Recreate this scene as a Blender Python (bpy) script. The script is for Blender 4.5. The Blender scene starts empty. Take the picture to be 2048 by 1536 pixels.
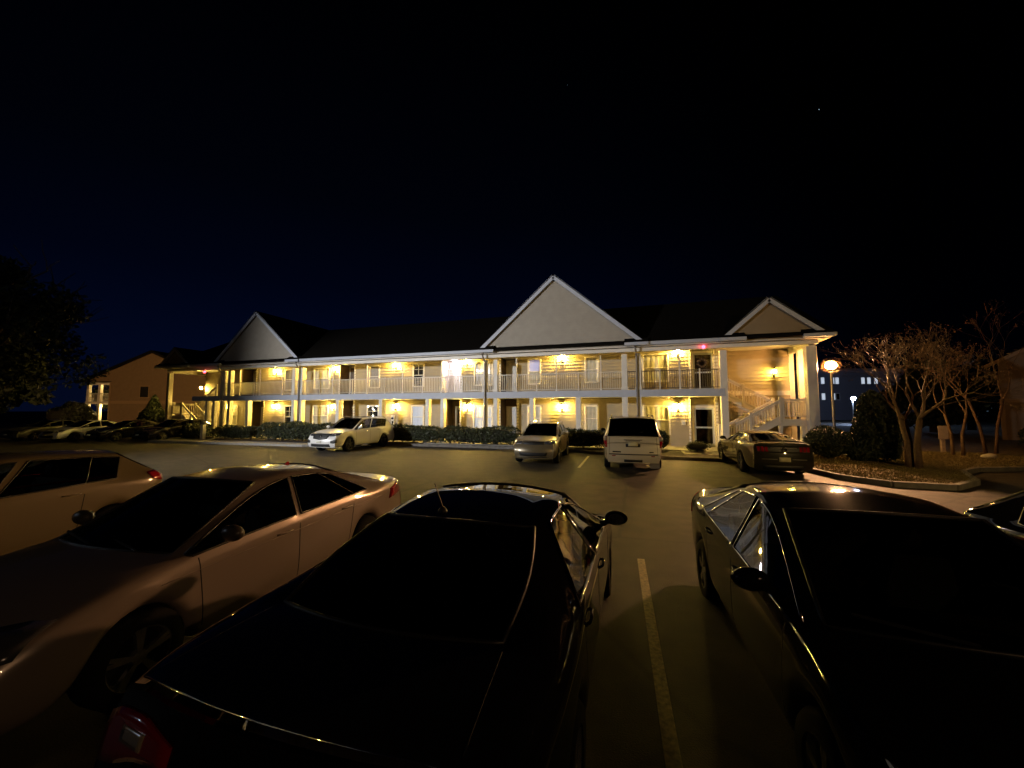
import bpy, math, random
import numpy as np
from mathutils import Vector, Matrix
from mathutils.bvhtree import BVHTree

SC = bpy.context.scene
COL = SC.collection
R = math.radians
rnd = random.Random(7)

# ------------------------------------------------------------------ camera
YAW, FPX, HOR, CH = R(17.5), 770.0, 820.0, 2.15
PITCH = math.atan((HOR - 768) / FPX)
cF = Vector((-math.sin(YAW) * math.cos(PITCH), math.cos(YAW) * math.cos(PITCH), math.sin(PITCH)))
cR = Vector((math.cos(YAW), math.sin(YAW), 0))
cU = cR.cross(cF)
CAM = Vector((0, 0, CH))

def ray(px, py):
    return cF + cR * ((px - 1024) / FPX) - cU * ((py - 768) / FPX)
def atY(px, py, Y):
    d = ray(px, py); return CAM + d * (Y / d.y)
def gx(px, py, Y):
    return atY(px, py, Y).x
def gz(px, py, Y):
    return atY(px, py, Y).z

cd = bpy.data.cameras.new('camera'); cam = bpy.data.objects.new('camera', cd); COL.objects.link(cam)
cd.sensor_fit = 'HORIZONTAL'; cd.sensor_width = 36.0; cd.lens = 36.0 * FPX / 2048.0
cd.clip_start = 0.05; cd.clip_end = 3000
cam.location = CAM
cam.rotation_euler = (math.pi / 2 + PITCH, 0, YAW)
SC.camera = cam

# ------------------------------------------------------------------ materials
MATS = {}
def mat(name, col=(.5, .5, .5), rough=.5, metal=0., coat=0., emit=None, estr=0., var=0., vscale=8., bump=0., bscale=60., spec=.5, crough=.03):
    if name in MATS: return MATS[name]
    m = bpy.data.materials.new(name); m.use_nodes = True
    nt = m.node_tree; b = nt.nodes['Principled BSDF']
    b.inputs['Base Color'].default_value = (*col, 1)
    b.inputs['Roughness'].default_value = rough
    b.inputs['Metallic'].default_value = metal
    b.inputs['Coat Weight'].default_value = coat
    b.inputs['Coat Roughness'].default_value = crough
    b.inputs['Specular IOR Level'].default_value = spec
    if emit:
        b.inputs['Emission Color'].default_value = (*emit, 1)
        b.inputs['Emission Strength'].default_value = estr
    if var or bump:
        tc = nt.nodes.new('ShaderNodeTexCoord')
        if var:
            n = nt.nodes.new('ShaderNodeTexNoise'); n.inputs['Scale'].default_value = vscale; n.inputs['Detail'].default_value = 6
            nt.links.new(tc.outputs['Object'], n.inputs['Vector'])
            rp = nt.nodes.new('ShaderNodeValToRGB')
            rp.color_ramp.elements[0].position = .3; rp.color_ramp.elements[1].position = .7
            rp.color_ramp.elements[0].color = (*[c * (1 - var) for c in col], 1)
            rp.color_ramp.elements[1].color = (*[min(1, c * (1 + var)) for c in col], 1)
            nt.links.new(n.outputs['Fac'], rp.inputs['Fac']); nt.links.new(rp.outputs['Color'], b.inputs['Base Color'])
        if bump:
            n2 = nt.nodes.new('ShaderNodeTexNoise'); n2.inputs['Scale'].default_value = bscale; n2.inputs['Detail'].default_value = 4
            nt.links.new(tc.outputs['Object'], n2.inputs['Vector'])
            bp = nt.nodes.new('ShaderNodeBump'); bp.inputs['Strength'].default_value = bump; bp.inputs['Distance'].default_value = .02
            nt.links.new(n2.outputs['Fac'], bp.inputs['Height']); nt.links.new(bp.outputs['Normal'], b.inputs['Normal'])
    MATS[name] = m
    return m

def glassmat(name, tint, rough=.02, ior=1.45):
    if name in MATS: return MATS[name]
    m = bpy.data.materials.new(name); m.use_nodes = True
    nt = m.node_tree; nt.nodes.clear()
    out = nt.nodes.new('ShaderNodeOutputMaterial'); mx = nt.nodes.new('ShaderNodeMixShader')
    fr = nt.nodes.new('ShaderNodeFresnel'); fr.inputs['IOR'].default_value = ior
    tr = nt.nodes.new('ShaderNodeBsdfTransparent'); tr.inputs['Color'].default_value = (*tint, 1)
    gl = nt.nodes.new('ShaderNodeBsdfGlossy'); gl.inputs['Roughness'].default_value = rough
    nt.links.new(fr.outputs[0], mx.inputs[0]); nt.links.new(tr.outputs[0], mx.inputs[1]); nt.links.new(gl.outputs[0], mx.inputs[2])
    nt.links.new(mx.outputs[0], out.inputs[0])
    MATS[name] = m
    return m

def asphaltmat():
    m = bpy.data.materials.new('asphalt'); m.use_nodes = True
    nt = m.node_tree; b = nt.nodes['Principled BSDF']
    tc = nt.nodes.new('ShaderNodeTexCoord')
    def noise(s, d=6):
        n = nt.nodes.new('ShaderNodeTexNoise'); n.inputs['Scale'].default_value = s; n.inputs['Detail'].default_value = d
        nt.links.new(tc.outputs['Object'], n.inputs['Vector']); return n
    big, fine, mid = noise(.35), noise(90, 3), noise(2.2)
    def ramp(n, p0, p1, c0, c1):
        r = nt.nodes.new('ShaderNodeValToRGB'); e = r.color_ramp.elements
        e[0].position, e[1].position = p0, p1; e[0].color = (*c0, 1); e[1].color = (*c1, 1)
        nt.links.new(n.outputs['Fac'], r.inputs['Fac']); return r
    r1 = ramp(big, .35, .65, (.032, .026, .018), (.052, .042, .029))
    r2 = ramp(fine, .35, .7, (.55, .55, .55), (1.5, 1.5, 1.5))
    r3 = ramp(mid, .40, .62, (.58, .58, .58), (1.15, 1.15, 1.15))
    def mul(a, c):
        x = nt.nodes.new('ShaderNodeMix'); x.data_type = 'RGBA'; x.blend_type = 'MULTIPLY'; x.inputs[0].default_value = 1
        nt.links.new(a, x.inputs[6]); nt.links.new(c, x.inputs[7]); return x.outputs[2]
    c = mul(mul(r1.outputs[0], r2.outputs[0]), r3.outputs[0])
    # a thin network of sealed cracks
    vo = nt.nodes.new('ShaderNodeTexVoronoi'); vo.feature = 'DISTANCE_TO_EDGE'; vo.inputs['Scale'].default_value = .28
    wp = nt.nodes.new('ShaderNodeMix'); wp.data_type = 'RGBA'; wp.inputs[0].default_value = .12
    nt.links.new(tc.outputs['Object'], wp.inputs[6]); nt.links.new(noise(1.1).outputs['Color'], wp.inputs[7])
    nt.links.new(wp.outputs[2], vo.inputs['Vector'])
    rc = nt.nodes.new('ShaderNodeValToRGB'); rc.color_ramp.elements[0].position = .004; rc.color_ramp.elements[1].position = .012
    rc.color_ramp.elements[0].color = (.45, .45, .45, 1); rc.color_ramp.elements[1].color = (1, 1, 1, 1)
    nt.links.new(vo.outputs['Distance'], rc.inputs['Fac'])
    c = mul(c, rc.outputs[0])
    nt.links.new(c, b.inputs['Base Color'])
    b.inputs['Roughness'].default_value = .72; b.inputs['Specular IOR Level'].default_value = .4
    bp = nt.nodes.new('ShaderNodeBump'); bp.inputs['Strength'].default_value = .5; bp.inputs['Distance'].default_value = .01
    nt.links.new(fine.outputs['Fac'], bp.inputs['Height']); nt.links.new(bp.outputs['Normal'], b.inputs['Normal'])
    return m

M_SIDING = mat('vinyl_siding', (.35, .30, .205), .55, var=.06, vscale=3)
M_GABLE = mat('gable_siding', (.35, .315, .26), .6, var=.06, vscale=3)
M_TRIM = mat('white_trim', (.72, .68, .60), .45, var=.05, vscale=5)
M_FASCIA = mat('painted_fascia', (.44, .47, .54), .5, var=.05, vscale=4)
M_SOFFIT = mat('white_soffit', (.66, .62, .55), .5)
M_SHINGLE = mat('dark_shingles', (.010, .009, .008), 1., var=.4, vscale=20, bump=.4, bscale=30, spec=.0)
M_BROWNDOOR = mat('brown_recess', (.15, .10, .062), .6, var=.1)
M_DARKDOOR = mat('dark_door', (.10, .08, .062), .4, var=.1)
M_RAIL = mat('painted_rail', (.62, .58, .50), .4)
M_RAILDARK = mat('dark_metal_rail', (.10, .085, .07), .4, metal=.3)
M_CONC = mat('concrete', (.30, .285, .26), .85, var=.2, vscale=6, bump=.3, bscale=80)
M_KERB = mat('kerb_concrete', (.16, .145, .125), .8, var=.25, vscale=5, bump=.3)
M_BLACKMETAL = mat('black_metal', (.02, .02, .02), .4, metal=.6)
M_STAIR = mat('painted_stair', (.62, .57, .49), .5, var=.05)
M_CURTAIN = mat('pale_curtain', (.52, .50, .40), .35, coat=.6, var=.15, vscale=4)
M_CURTAIN_B = mat('blue_lit_curtain', (.55, .60, .68), .4, coat=.5, emit=(.55, .7, 1.), estr=.13, var=.06)  # bluish light put into the curtain's colour and faint glow
M_BLIND_B = mat('blue_lit_blind', (.45, .45, .6), .4, coat=.5, emit=(.45, .5, 1.), estr=.30)  # blue light inside the window put into the blind's colour and glow
M_BLIND = mat('grey_blind', (.28, .26, .22), .35, coat=.6, var=.12, vscale=6)
M_DARKPANE = mat('dark_window_glass', (.02, .02, .02), .06, coat=.8)
M_LANTERN = mat('lantern_glow', (1, .8, .4), .5, emit=(1., .64, .115), estr=1750)
M_LANTERN_B = mat('stair_lantern_glow', (1, .8, .4), .5, emit=(1., .66, .10), estr=420)
M_WHITEGLOW = mat('entry_light_glow', (1, 1, 1), .5, emit=(1., .80, .90), estr=190)
M_RED = mat('red_exit_glow', (1, .1, .1), .5, emit=(1., .06, .12), estr=9)
M_BULB = mat('string_bulb_glow', (1, 1, 1), .5, emit=(1., .95, .8), estr=14)
M_HPS = mat('sodium_lamp_glow', (1, .7, .4), .5, emit=(1., .46, .13), estr=500)
M_LED = mat('white_lamp_glow', (1, 1, 1), .5, emit=(.7, .82, 1.), estr=600)
M_FARLED = mat('far_lamp_glow', (1, 1, 1), .5, emit=(.5, .66, 1.), estr=800)
M_LITWIN = mat('lit_window_glow', (1, 1, 1), .5, emit=(.75, .85, 1.), estr=.6)
M_GALV = mat('galvanised_steel', (.25, .24, .23), .45, metal=.7)

# ------------------------------------------------------------------ mesh helpers
class MB:
    def __init__(s): s.v = []; s.f = []; s.uv = None
    def add(s, vs, fs):
        k = len(s.v); s.v.extend([tuple(p) for p in vs]); s.f.extend([tuple(i + k for i in f) for f in fs]); return s
    def box(s, x0, x1, y0, y1, z0, z1):
        return s.add([(x0, y0, z0), (x1, y0, z0), (x1, y1, z0), (x0, y1, z0), (x0, y0, z1), (x1, y0, z1), (x1, y1, z1), (x0, y1, z1)],
                     [(0, 3, 2, 1), (4, 5, 6, 7), (0, 1, 5, 4), (1, 2, 6, 5), (2, 3, 7, 6), (3, 0, 4, 7)])
    def beam(s, a, b, w, h, up=(0, 0, 1)):
        a = Vector(a); b = Vector(b); d = (b - a).normalized(); up = Vector(up)
        sd = d.cross(up)
        if sd.length < 1e-4: sd = d.cross(Vector((1, 0, 0)))
        sd.normalize(); u = sd.cross(d)
        vs = []
        for p in (a, b):
            for i, j in ((-1, -1), (1, -1), (1, 1), (-1, 1)):
                vs.append(p + sd * (w / 2 * i) + u * (h / 2 * j))
        return s.add(vs, [(0, 1, 2, 3), (7, 6, 5, 4), (0, 4, 5, 1), (1, 5, 6, 2), (2, 6, 7, 3), (3, 7, 4, 0)])
    def tube(s, pts, rad, n=8, cap=True, closed=False):
        pts = [Vector(p) for p in pts]
        if not hasattr(rad, '__len__'): rad = [rad] * len(pts)
        k = len(s.v); N = len(pts)
        pn = None
        for i, p in enumerate(pts):
            a = pts[i - 1] if (i > 0 or closed) else p
            b = pts[(i + 1) % N] if (i < N - 1 or closed) else p
            d = (b - a)
            d = d.normalized() if d.length > 1e-9 else Vector((0, 0, 1))
            if pn is None:
                pn = d.cross(Vector((0, 0, 1)))
                if pn.length < .05: pn = d.cross(Vector((1, 0, 0)))
            pn = pn - d * pn.dot(d)
            if pn.length < 1e-6: pn = d.orthogonal()
            pn.normalize(); bn = d.cross(pn)
            for j in range(n):
                t = 2 * math.pi * j / n
                s.v.append(tuple(p + (pn * math.cos(t) + bn * math.sin(t)) * rad[i]))
        M = N if closed else N - 1
        for i in range(M):
            for j in range(n):
                a = k + i * n + j; b = k + i * n + (j + 1) % n
                c = k + ((i + 1) % N) * n + (j + 1) % n; d = k + ((i + 1) % N) * n + j
                s.f.append((a, b, c, d))
        if cap and not closed:
            s.f.append(tuple(k + j for j in range(n))[::-1]); s.f.append(tuple(k + (N - 1) * n + j for j in range(n)))
        return s
    def lathe(s, prof, c=(0, 0, 0), n=16, axis='z'):
        k = len(s.v); c = Vector(c)
        for r, h in prof:
            for j in range(n):
                t = 2 * math.pi * j / n
                q = (r * math.cos(t), r * math.sin(t), h) if axis == 'z' else ((h, r * math.cos(t), r * math.sin(t)) if axis == 'x' else (r * math.cos(t), h, r * math.sin(t)))
                s.v.append(tuple(c + Vector(q)))
        for i in range(len(prof) - 1):
            for j in range(n):
                s.f.append((k + i * n + j, k + i * n + (j + 1) % n, k + (i + 1) * n + (j + 1) % n, k + (i + 1) * n + j))
        return s
    def ball(s, c, rx, ry=None, rz=None, nu=12, nv=8):
        ry = ry or rx; rz = rz or rx
        prof = [(math.sin(math.pi * i / nv), -math.cos(math.pi * i / nv)) for i in range(nv + 1)]
        k = len(s.v); s.lathe(prof, (0, 0, 0), nu)
        for i in range(k, len(s.v)):
            p = s.v[i]; s.v[i] = (c[0] + p[0] * rx, c[1] + p[1] * ry, c[2] + p[2] * rz)
        return s
    def prism(s, poly, y0, y1):   # polygon in (x,z) extruded along y
        n = len(poly)
        vs = [(x, y0, z) for x, z in poly] + [(x, y1, z) for x, z in poly]
        return s.add(vs, [tuple(range(n)), tuple(range(2 * n - 1, n - 1, -1))] + [(i, i + n, (i + 1) % n + n, (i + 1) % n) for i in range(n)])
    def slab(s, poly, z0, z1):    # polygon in (x,y) extruded along z
        n = len(poly)
        vs = [(x, y, z0) for x, y in poly] + [(x, y, z1) for x, y in poly]
        return s.add(vs, [tuple(range(n))[::-1], tuple(range(n, 2 * n))] + [(i, (i + 1) % n, (i + 1) % n + n, i + n) for i in range(n)])
    def build(s, name, m, parent=None, off=(0, 0, 0), smooth=False):
        me = bpy.data.meshes.new(name)
        o = Vector(off)
        me.from_pydata([tuple(Vector(p) - o) for p in s.v], [], s.f); me.update()
        if m: me.materials.append(m)
        if smooth:
            me.polygons.foreach_set('use_smooth', [True] * len(me.polygons))
        ob = bpy.data.objects.new(name, me); COL.objects.link(ob)
        if parent is not None: ob.parent = parent
        return ob

def pieces(mb, groupby=None):
    """cut a builder into one builder per connected piece"""
    par = list(range(len(mb.v)))
    def fd(i):
        while par[i] != i: par[i] = par[par[i]]; i = par[i]
        return i
    for f in mb.f:
        for i in f[1:]: par[fd(i)] = fd(f[0])
    out = {}
    for f in mb.f:
        m_, mp = out.setdefault(fd(f[0]), (MB(), {}))
        g_ = []
        for i in f:
            if i not in mp: mp[i] = len(m_.v); m_.v.append(mb.v[i])
            g_.append(mp[i])
        m_.f.append(tuple(g_))
    return [m_ for m_, _ in out.values()]
def tag(o, label=None, cat=None, group=None, kind=None):
    if label: o['label'] = label
    if cat: o['category'] = cat
    if group: o['group'] = group
    if kind: o['kind'] = kind
    return o
def thing(name, label, cat, loc=(0, 0, 0), rz=0., group=None):
    o = bpy.data.objects.new(name, None); COL.objects.link(o)
    o.empty_display_size = .3; o.location = loc; o.rotation_euler = (0, 0, rz)
    return tag(o, label, cat, group)
def bevel(o, w=.01, seg=2):
    b = o.modifiers.new('bevel', 'BEVEL'); b.width = w; b.segments = seg; b.limit_method = 'ANGLE'; return o
def leafmesh(name, m, centers, size, parent=None, off=(0, 0, 0), rng=None, up=.3, aspect=.6):
    """many small leaf faces, one quad per centre, random turn and tilt"""
    rng = rng or np.random.default_rng(3)
    c = np.asarray(centers, float) - np.asarray(off, float); n = len(c)
    a = rng.normal(size=(n, 3)); a /= np.linalg.norm(a, axis=1)[:, None]
    b = rng.normal(size=(n, 3)); b -= a * (a * b).sum(1)[:, None]; b /= np.linalg.norm(b, axis=1)[:, None]
    s = size * rng.uniform(.6, 1.35, n)[:, None]
    a = a * s; b = b * s * aspect
    v = np.stack([c - a, c - b * .9 + a * .1, c + a, c + b * .9 - a * .1], 1).reshape(-1, 3)
    me = bpy.data.meshes.new(name)
    me.vertices.add(4 * n); me.vertices.foreach_set('co', v.ravel())
    me.loops.add(4 * n); me.loops.foreach_set('vertex_index', np.arange(4 * n))
    me.polygons.add(n); me.polygons.foreach_set('loop_start', np.arange(0, 4 * n, 4)); me.polygons.foreach_set('loop_total', np.full(n, 4))
    me.update(); me.validate()
    me.materials.append(m)
    ob = bpy.data.objects.new(name, me); COL.objects.link(ob)
    if parent is not None: ob.parent = parent
    return ob
# ------------------------------------------------------------------ ground, kerbs, paving
M_ASPH = asphaltmat()
g = MB(); g.add([(-900, -300, 0), (900, -300, 0), (900, 900, 0), (-900, 900, 0)], [(0, 1, 2, 3)])
tag(g.build('ground', M_ASPH), kind='structure')
M_MULCH = mat('dark_mulch', (.035, .026, .019), .95, var=.5, vscale=9, bump=.8, bscale=40)
M_LAWN = mat('dry_winter_lawn', (.15, .11, .05), .95, var=.45, vscale=5, bump=.8, bscale=60)
M_PAINT = mat('worn_white_paint', (.60, .53, .34), .75, var=.42, vscale=26)
# planting bed in front of the porches, its kerb, and the walk under the porches
kerb_pts = [(-29.5, 18.9), (-17.6, 18.9), (-16.9, 20.5), (-6.4, 20.5), (-3.2, 20.2), (-.4, 18.6), (.6, 18.4), (4.0, 18.1), (5.5, 17.9)]
bed = kerb_pts + [(5.5, 21.0), (-29.5, 21.0)]
m = MB(); m.slab(bed, -.05, .11); tag(m.build('planting_bed', M_MULCH), kind='structure')
m = MB()
for a, b in zip(kerb_pts[:-1], kerb_pts[1:]):
    m.beam((a[0], a[1] - .07, .06), (b[0], b[1] - .07, .06), .15, .17)
kb = m.build('kerb', M_KERB); bevel(kb, .02); tag(kb, kind='structure')
m = MB(); m.slab([(-40, 21.0), (9.2, 21.0), (9.2, 26), (-40, 26)], -.05, .15); tag(m.build('porch_walk', M_CONC), kind='structure')
m = MB(); m.slab([(-31, 17.4), (-18.6, 18.0), (-17.7, 18.75), (-31, 18.75)], -.05, .125); tag(m.build('pavement', M_CONC), kind='structure')
m = MB(); m.slab([(2.2, 19.4), (4.6, 19.4), (4.6, 20.98), (2.2, 20.98)], -.02, .135); tag(m.build('path', M_CONC), kind='structure')
# right lawn island with its kerb
isl = [(5.55, 20.98), (5.55, 17.9), (5.75, 16.3), (6.1, 14.6), (6.9, 13.7), (8.2, 13.6), (9.4, 14.8), (10.4, 16.9), (11.4, 17.9), (13.2, 18.6), (22, 20.5), (40, 23), (40, 60), (9.25, 60), (9.25, 20.98)]
m = MB(); m.slab(isl, -.05, .12)
tag(m.build('lawn', M_LAWN), kind='structure')
m = MB()
for a, b in zip(isl[1:11], isl[2:12]):
    m.beam((a[0], a[1], .06), (b[0], b[1], .06), .16, .19)
kb = m.build('kerb', M_KERB); bevel(kb, .02); tag(kb, kind='structure')
# painted bay lines
lines = [((.255, 1.0), (.055, 6.02)), ((-2.75, .8), (-2.95, 5.9)), ((3.05, 1.1), (2.9, 6.1)), ((-5.95, .8), (-6.15, 5.9)),
         ((-2.0, 14.6), (-2.05, 18.4))]
m = MB()
for a, b in lines:
    a = Vector((*a, .004)); b = Vector((*b, .004)); d = (b - a).normalized(); s = Vector((d.y, -d.x, 0)) * .05
    m.add([a - s, a + s, b + s, b - s], [(0, 1, 2, 3)])
tag(m.build('road_marking', M_PAINT), kind='structure')
# short grass blades on the lawn island
rg = np.random.default_rng(5)
pts = rg.uniform((5.8, 13.8), (16, 24), (60000, 2))
def inpoly(P, poly):
    x, y = P[:, 0], P[:, 1]; c = np.zeros(len(P), bool); j = len(poly) - 1
    for i in range(len(poly)):
        xi, yi = poly[i]; xj, yj = poly[j]
        hit = ((yi > y) != (yj > y)) & (x < (xj - xi) * (y - yi) / (yj - yi + 1e-12) + xi); c ^= hit; j = i
    return c
pts = pts[inpoly(pts, isl)]
gr = leafmesh('grass', mat('dry_grass_blades', (.17, .13, .055), .9), np.c_[pts, np.full(len(pts), .14)], .045, rng=rg, aspect=.25)
tag(gr, kind='stuff')

# ------------------------------------------------------------------ apartment building
YC, YW, YE = 21.7, 23.3, 21.25        # column line, wall, eave
Z0, Z1, ZD0, ZE = .15, 3.2, 2.86, 5.72  # slab, upper floor, underside of deck, eave
XL, XR = -36.6, 8.5
BO = (-15.5, 23.3, 0)
bld = thing('apartment_building', 'long two storey beige apartment block with lit balconies and pointed gables', 'building', BO)
def B(mb, name, m, smooth=False, parent=None):
    return mb.build(name, m, parent or bld, BO if parent is None else BO, smooth)

def siding(mb, x0, x1, z0, z1, Y, opens=(), lap=.19, proud=.045):
    z = z0
    while z < z1 - 1e-4:
        zt = min(z + lap, z1); zm = (z + zt) / 2
        xs = [(x0, x1)]
        for (a, b, c, d) in opens:
            if c < zm < d:
                nx = []
                for (p, q) in xs:
                    if b <= p or a >= q: nx.append((p, q)); continue
                    if a > p: nx.append((p, a))
                    if b < q: nx.append((b, q))
                xs = nx
        for (p, q) in xs:
            mb.add([(p, Y - proud, z), (q, Y - proud, z), (q, Y, zt), (p, Y, zt), (p, Y, z), (q, Y, z)], [(0, 1, 2, 3), (5, 4, 0, 1)])
        z = zt
def sidewall(mb, X, y0, y1, z0, z1, sgn, lap=.19, proud=.03):
    z = z0
    while z < z1 - 1e-4:
        zt = min(z + lap, z1)
        mb.add([(X + sgn * proud, y0, z), (X + sgn * proud, y1, z), (X, y1, zt), (X, y0, zt), (X, y0, z), (X, y1, z)], [(0, 1, 2, 3), (4, 5, 1, 0)])
        z = zt

# window list: (px0,px1,pytop,pybottom,kind) measured at the wall plane
UP = [(570, 590, 738, 781, 'blind', 1), (628, 660, 736, 778, 'curtain', 2), (738, 760, 731, 776, 'blind', 1), (826, 849, 727, 774, 'dark', 1),
      (949, 986, 723, 771, 'blind', 2), (1056, 1082, 717, 769, 'blue', 1), (1170, 1198, 711, 766, 'curtain', 1), (1284, 1337, 706, 764, 'curtain', 2)]
LO = [(459, 475, 811, 850, 'curtain', 2), (569, 589, 811, 857, 'dark', 1), (625, 657, 811, 852, 'curtain', 2), (734, 758, 811, 857, 'dark', 1), (823, 848, 811, 857, 'bluew', 1),
      (947, 986, 811, 858, 'bluew', 2), (1055, 1082, 811, 862, 'curtain', 1), (1170, 1198, 811, 863, 'curtain', 1), (1285, 1340, 811, 871, 'curtain', 2)]
# recesses: (px0, px1) each is open from floor to ceiling
UREC = [(484, 513), (681, 709), (885, 922), (1002, 1032), (1382, 1428)]
LREC = [(497, 526), (686, 706), (890, 920), (1001, 1034), (1382, 1432)]
def winrect(w):
    px0, px1, t, b, k, n = w
    pm = (t + b) / 2
    x0, x1 = gx(px0, pm, YW), gx(px1, pm, YW)
    zt, zb = gz((px0 + px1) / 2, t, YW), gz((px0 + px1) / 2, b, YW)
    return x0, x1, zb, zt
wallu, walll = MB(), MB()
ou = [winrect(w) for w in UP]; ol = [winrect(w) for w in LO]
for o in ou: o
ou = [(a, b, max(c, Z1 + .35), min(d, 5.35)) for a, b, c, d in ou]
ol = [(a, b, max(c, .75), min(d, 2.6)) for a, b, c, d in ol]
ru = [(gx(a, 750, YW), gx(b, 750, YW)) for a, b in UREC]; rl = [(gx(a, 840, YW), gx(b, 840, YW)) for a, b in LREC]
XS = 4.42   # stair well starts here
XSL = -33.2
siding(wallu, XSL, XS, Z1, 5.5, YW, ou + [(a, b, 0, 9) for a, b in ru])
siding(walll, XSL, XS, Z0, ZD0, YW, ol + [(a, b, 0, 9) for a, b in rl])
RD = .95
for (rs, z0, z1) in ((ru, Z1, 5.5), (rl, Z0, ZD0)):
    for a, b in rs:
        wallr = MB(); rd = .34 if rs.index((a, b)) == 4 else RD
        sidewall(wallr, a, YW, YW + rd, z0, z1, 1); sidewall(wallr, b, YW, YW + rd, z0, z1, -1)
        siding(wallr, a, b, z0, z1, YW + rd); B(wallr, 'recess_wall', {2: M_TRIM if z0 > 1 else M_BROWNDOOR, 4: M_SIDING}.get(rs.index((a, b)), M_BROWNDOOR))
# stairwell back walls (they stand deeper) with returns
siding(wallu, XS, 8.30, 3.0, 5.5, 24.5); siding(walll, XS, 8.30, Z0, 3.0, 24.5)
wallr = MB(); sidewall(wallr, XS, YW, 24.5, Z0, 5.5, 1); B(wallr, 'stairwell_wall', M_SIDING)
siding(wallu, -36.4, XSL, 3.0, 5.5, 24.5); siding(walll, -36.4, XSL, Z0, 3.0, 24.5); wallr = MB(); sidewall(wallr, XSL, YW, 24.5, Z0, 5.5, -1); B(wallr, 'stairwell_wall', M_SIDING)
B(wallu, 'upper_wall', M_SIDING); B(walll, 'lower_wall', M_SIDING)
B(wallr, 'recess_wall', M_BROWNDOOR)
# hidden body of the block behind the facade
core = MB(); core.box(-36.3, 8.28, 24.53, 33, .15, 5.6); B(core, 'rear_wall', M_SIDING)
# corner boards at recesses and ends
cb = MB()
for (rs, z0, z1) in ((ru, Z1, 5.46), (rl, Z0, ZD0)):
    for a, b in rs:
        for x, s in ((a, -1), (b, 1)):
            cb.box(min(x, x + s * .11), max(x, x + s * .11), YW - .035, YW + .02, z0, z1)
cb.box(8.12, 8.34, 24.42, 24.56, Z0, 5.46); cb.box(XS - .12, XS + .02, YW - .035, YW + .03, Z1, 5.46)
cb.box(XS + .02, 8.12, 24.44, 24.52, 2.95, 3.2)
for q in pieces(cb): B(q, 'corner_board', M_TRIM)
# deck, ceiling, beams
dk = MB(); dk.box(XSL - .3, XS - .02, YC - .05, YW + RD - .01, ZD0 + .004, Z1); B(dk, 'deck', M_CONC)
fs = MB(); fs.box(XSL - .3, XS - .02, YC - .13, YC - .052, ZD0 - .01, Z1 + .03); B(fs, 'deck_fascia', M_FASCIA)
sf = MB(); sf.box(XL - .3, XR + .3, YE + .06, 24.9, 5.5, 5.56); B(sf, 'soffit', M_SOFFIT)
bm = MB(); bm.box(XL, XR - .1, YC - .12, YC + .12, 5.29, 5.495); [B(q, 'porch_beam', M_TRIM) for q in pieces(bm)]
bm = MB(); bm.box(8.10, 8.36, YC + .125, 24.4, 5.2, 5.495); bm.box(-36.5, -36.25, YC + .125, 24.4, 5.2, 5.495); [B(q, 'porch_beam', M_TRIM) for q in pieces(bm)]

# windows
GL = {'blind': M_BLIND, 'curtain': M_CURTAIN, 'dark': M_DARKPANE, 'blue': M_BLIND_B, 'bluew': M_CURTAIN_B}
for lst, rects in ((UP, ou), (LO, ol)):
    for w, (x0, x1, z0, z1) in zip(lst, rects):
        f = MB(); t = .085; y0, y1 = YW - .06, YW + .03
        f.box(x0 - .02, x0 + t, y0, y1, z0, z1); f.box(x1 - t, x1 + .02, y0, y1, z0, z1)
        f.box(x0 + t, x1 - t, y0, y1, z1 - t, z1 + .02); f.box(x0 + t, x1 - t, y0 - .03, y1, z0 - .02, z0 + .07)
        zm = (z0 + z1) / 2
        if w[4] != 'x': f.box(x0 + t, x1 - t, y0 + .02, y1, zm - .028, zm + .028)
        if w[5] == 2 and w[0] in (949, 947): f.box((x0 + x1) / 2 - .03, (x0 + x1) / 2 + .03, y0 + .015, y1, z0 + .07, z1 - t)
        fo = B(f, 'window', M_TRIM); bevel(fo, .008, 1)
        p = MB(); gl = GL[w[4]]
        if w[4] == 'blue':
            p.box(x0 + t, x1 - t, YW - .012, YW + .02, zm + .02, z1 - t); p.build('blind', gl, fo, BO)
            p = MB(); p.box(x0 + t, x1 - t, YW - .012, YW + .02, z0 + .07, zm - .02); p.build('pane', M_CURTAIN, fo, BO)
        elif w[4] == 'dark':
            p.box(x0 + t, x1 - t, YW - .010, YW + .02, z0 + .07, z1 - t); p.build('pane', gl, fo, BO)
            f2 = MB(); xm = (x0 + x1) / 2
            f2.box(xm - .012, xm + .012, YW - .035, YW - .011, zm + .03, z1 - t); f2.box(x0 + t, xm - .013, YW - .033, YW - .011, (zm + z1) / 2 - .012, (zm + z1) / 2 + .012); f2.box(xm + .013, x1 - t, YW - .033, YW - .011, (zm + z1) / 2 - .012, (zm + z1) / 2 + .012)
            f2.build('glazing_bar', M_TRIM, fo, BO)
        else:
            n = max(6, int((x1 - x0) / .09)); vs = []; fc = []
            for i in range(n + 1):
                x = x0 + t + (x1 - x0 - 2 * t) * i / n; y = YW + .004 + .012 * math.sin(i * 1.9)
                vs += [(x, y, z0 + .07), (x, y, z1 - t)]
                if i: fc.append((2 * i - 2, 2 * i, 2 * i + 1, 2 * i - 1))
            p.add(vs, fc); p.build('curtain' if w[4] != 'blind' else 'blind', gl, fo, BO, smooth=True)

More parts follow.
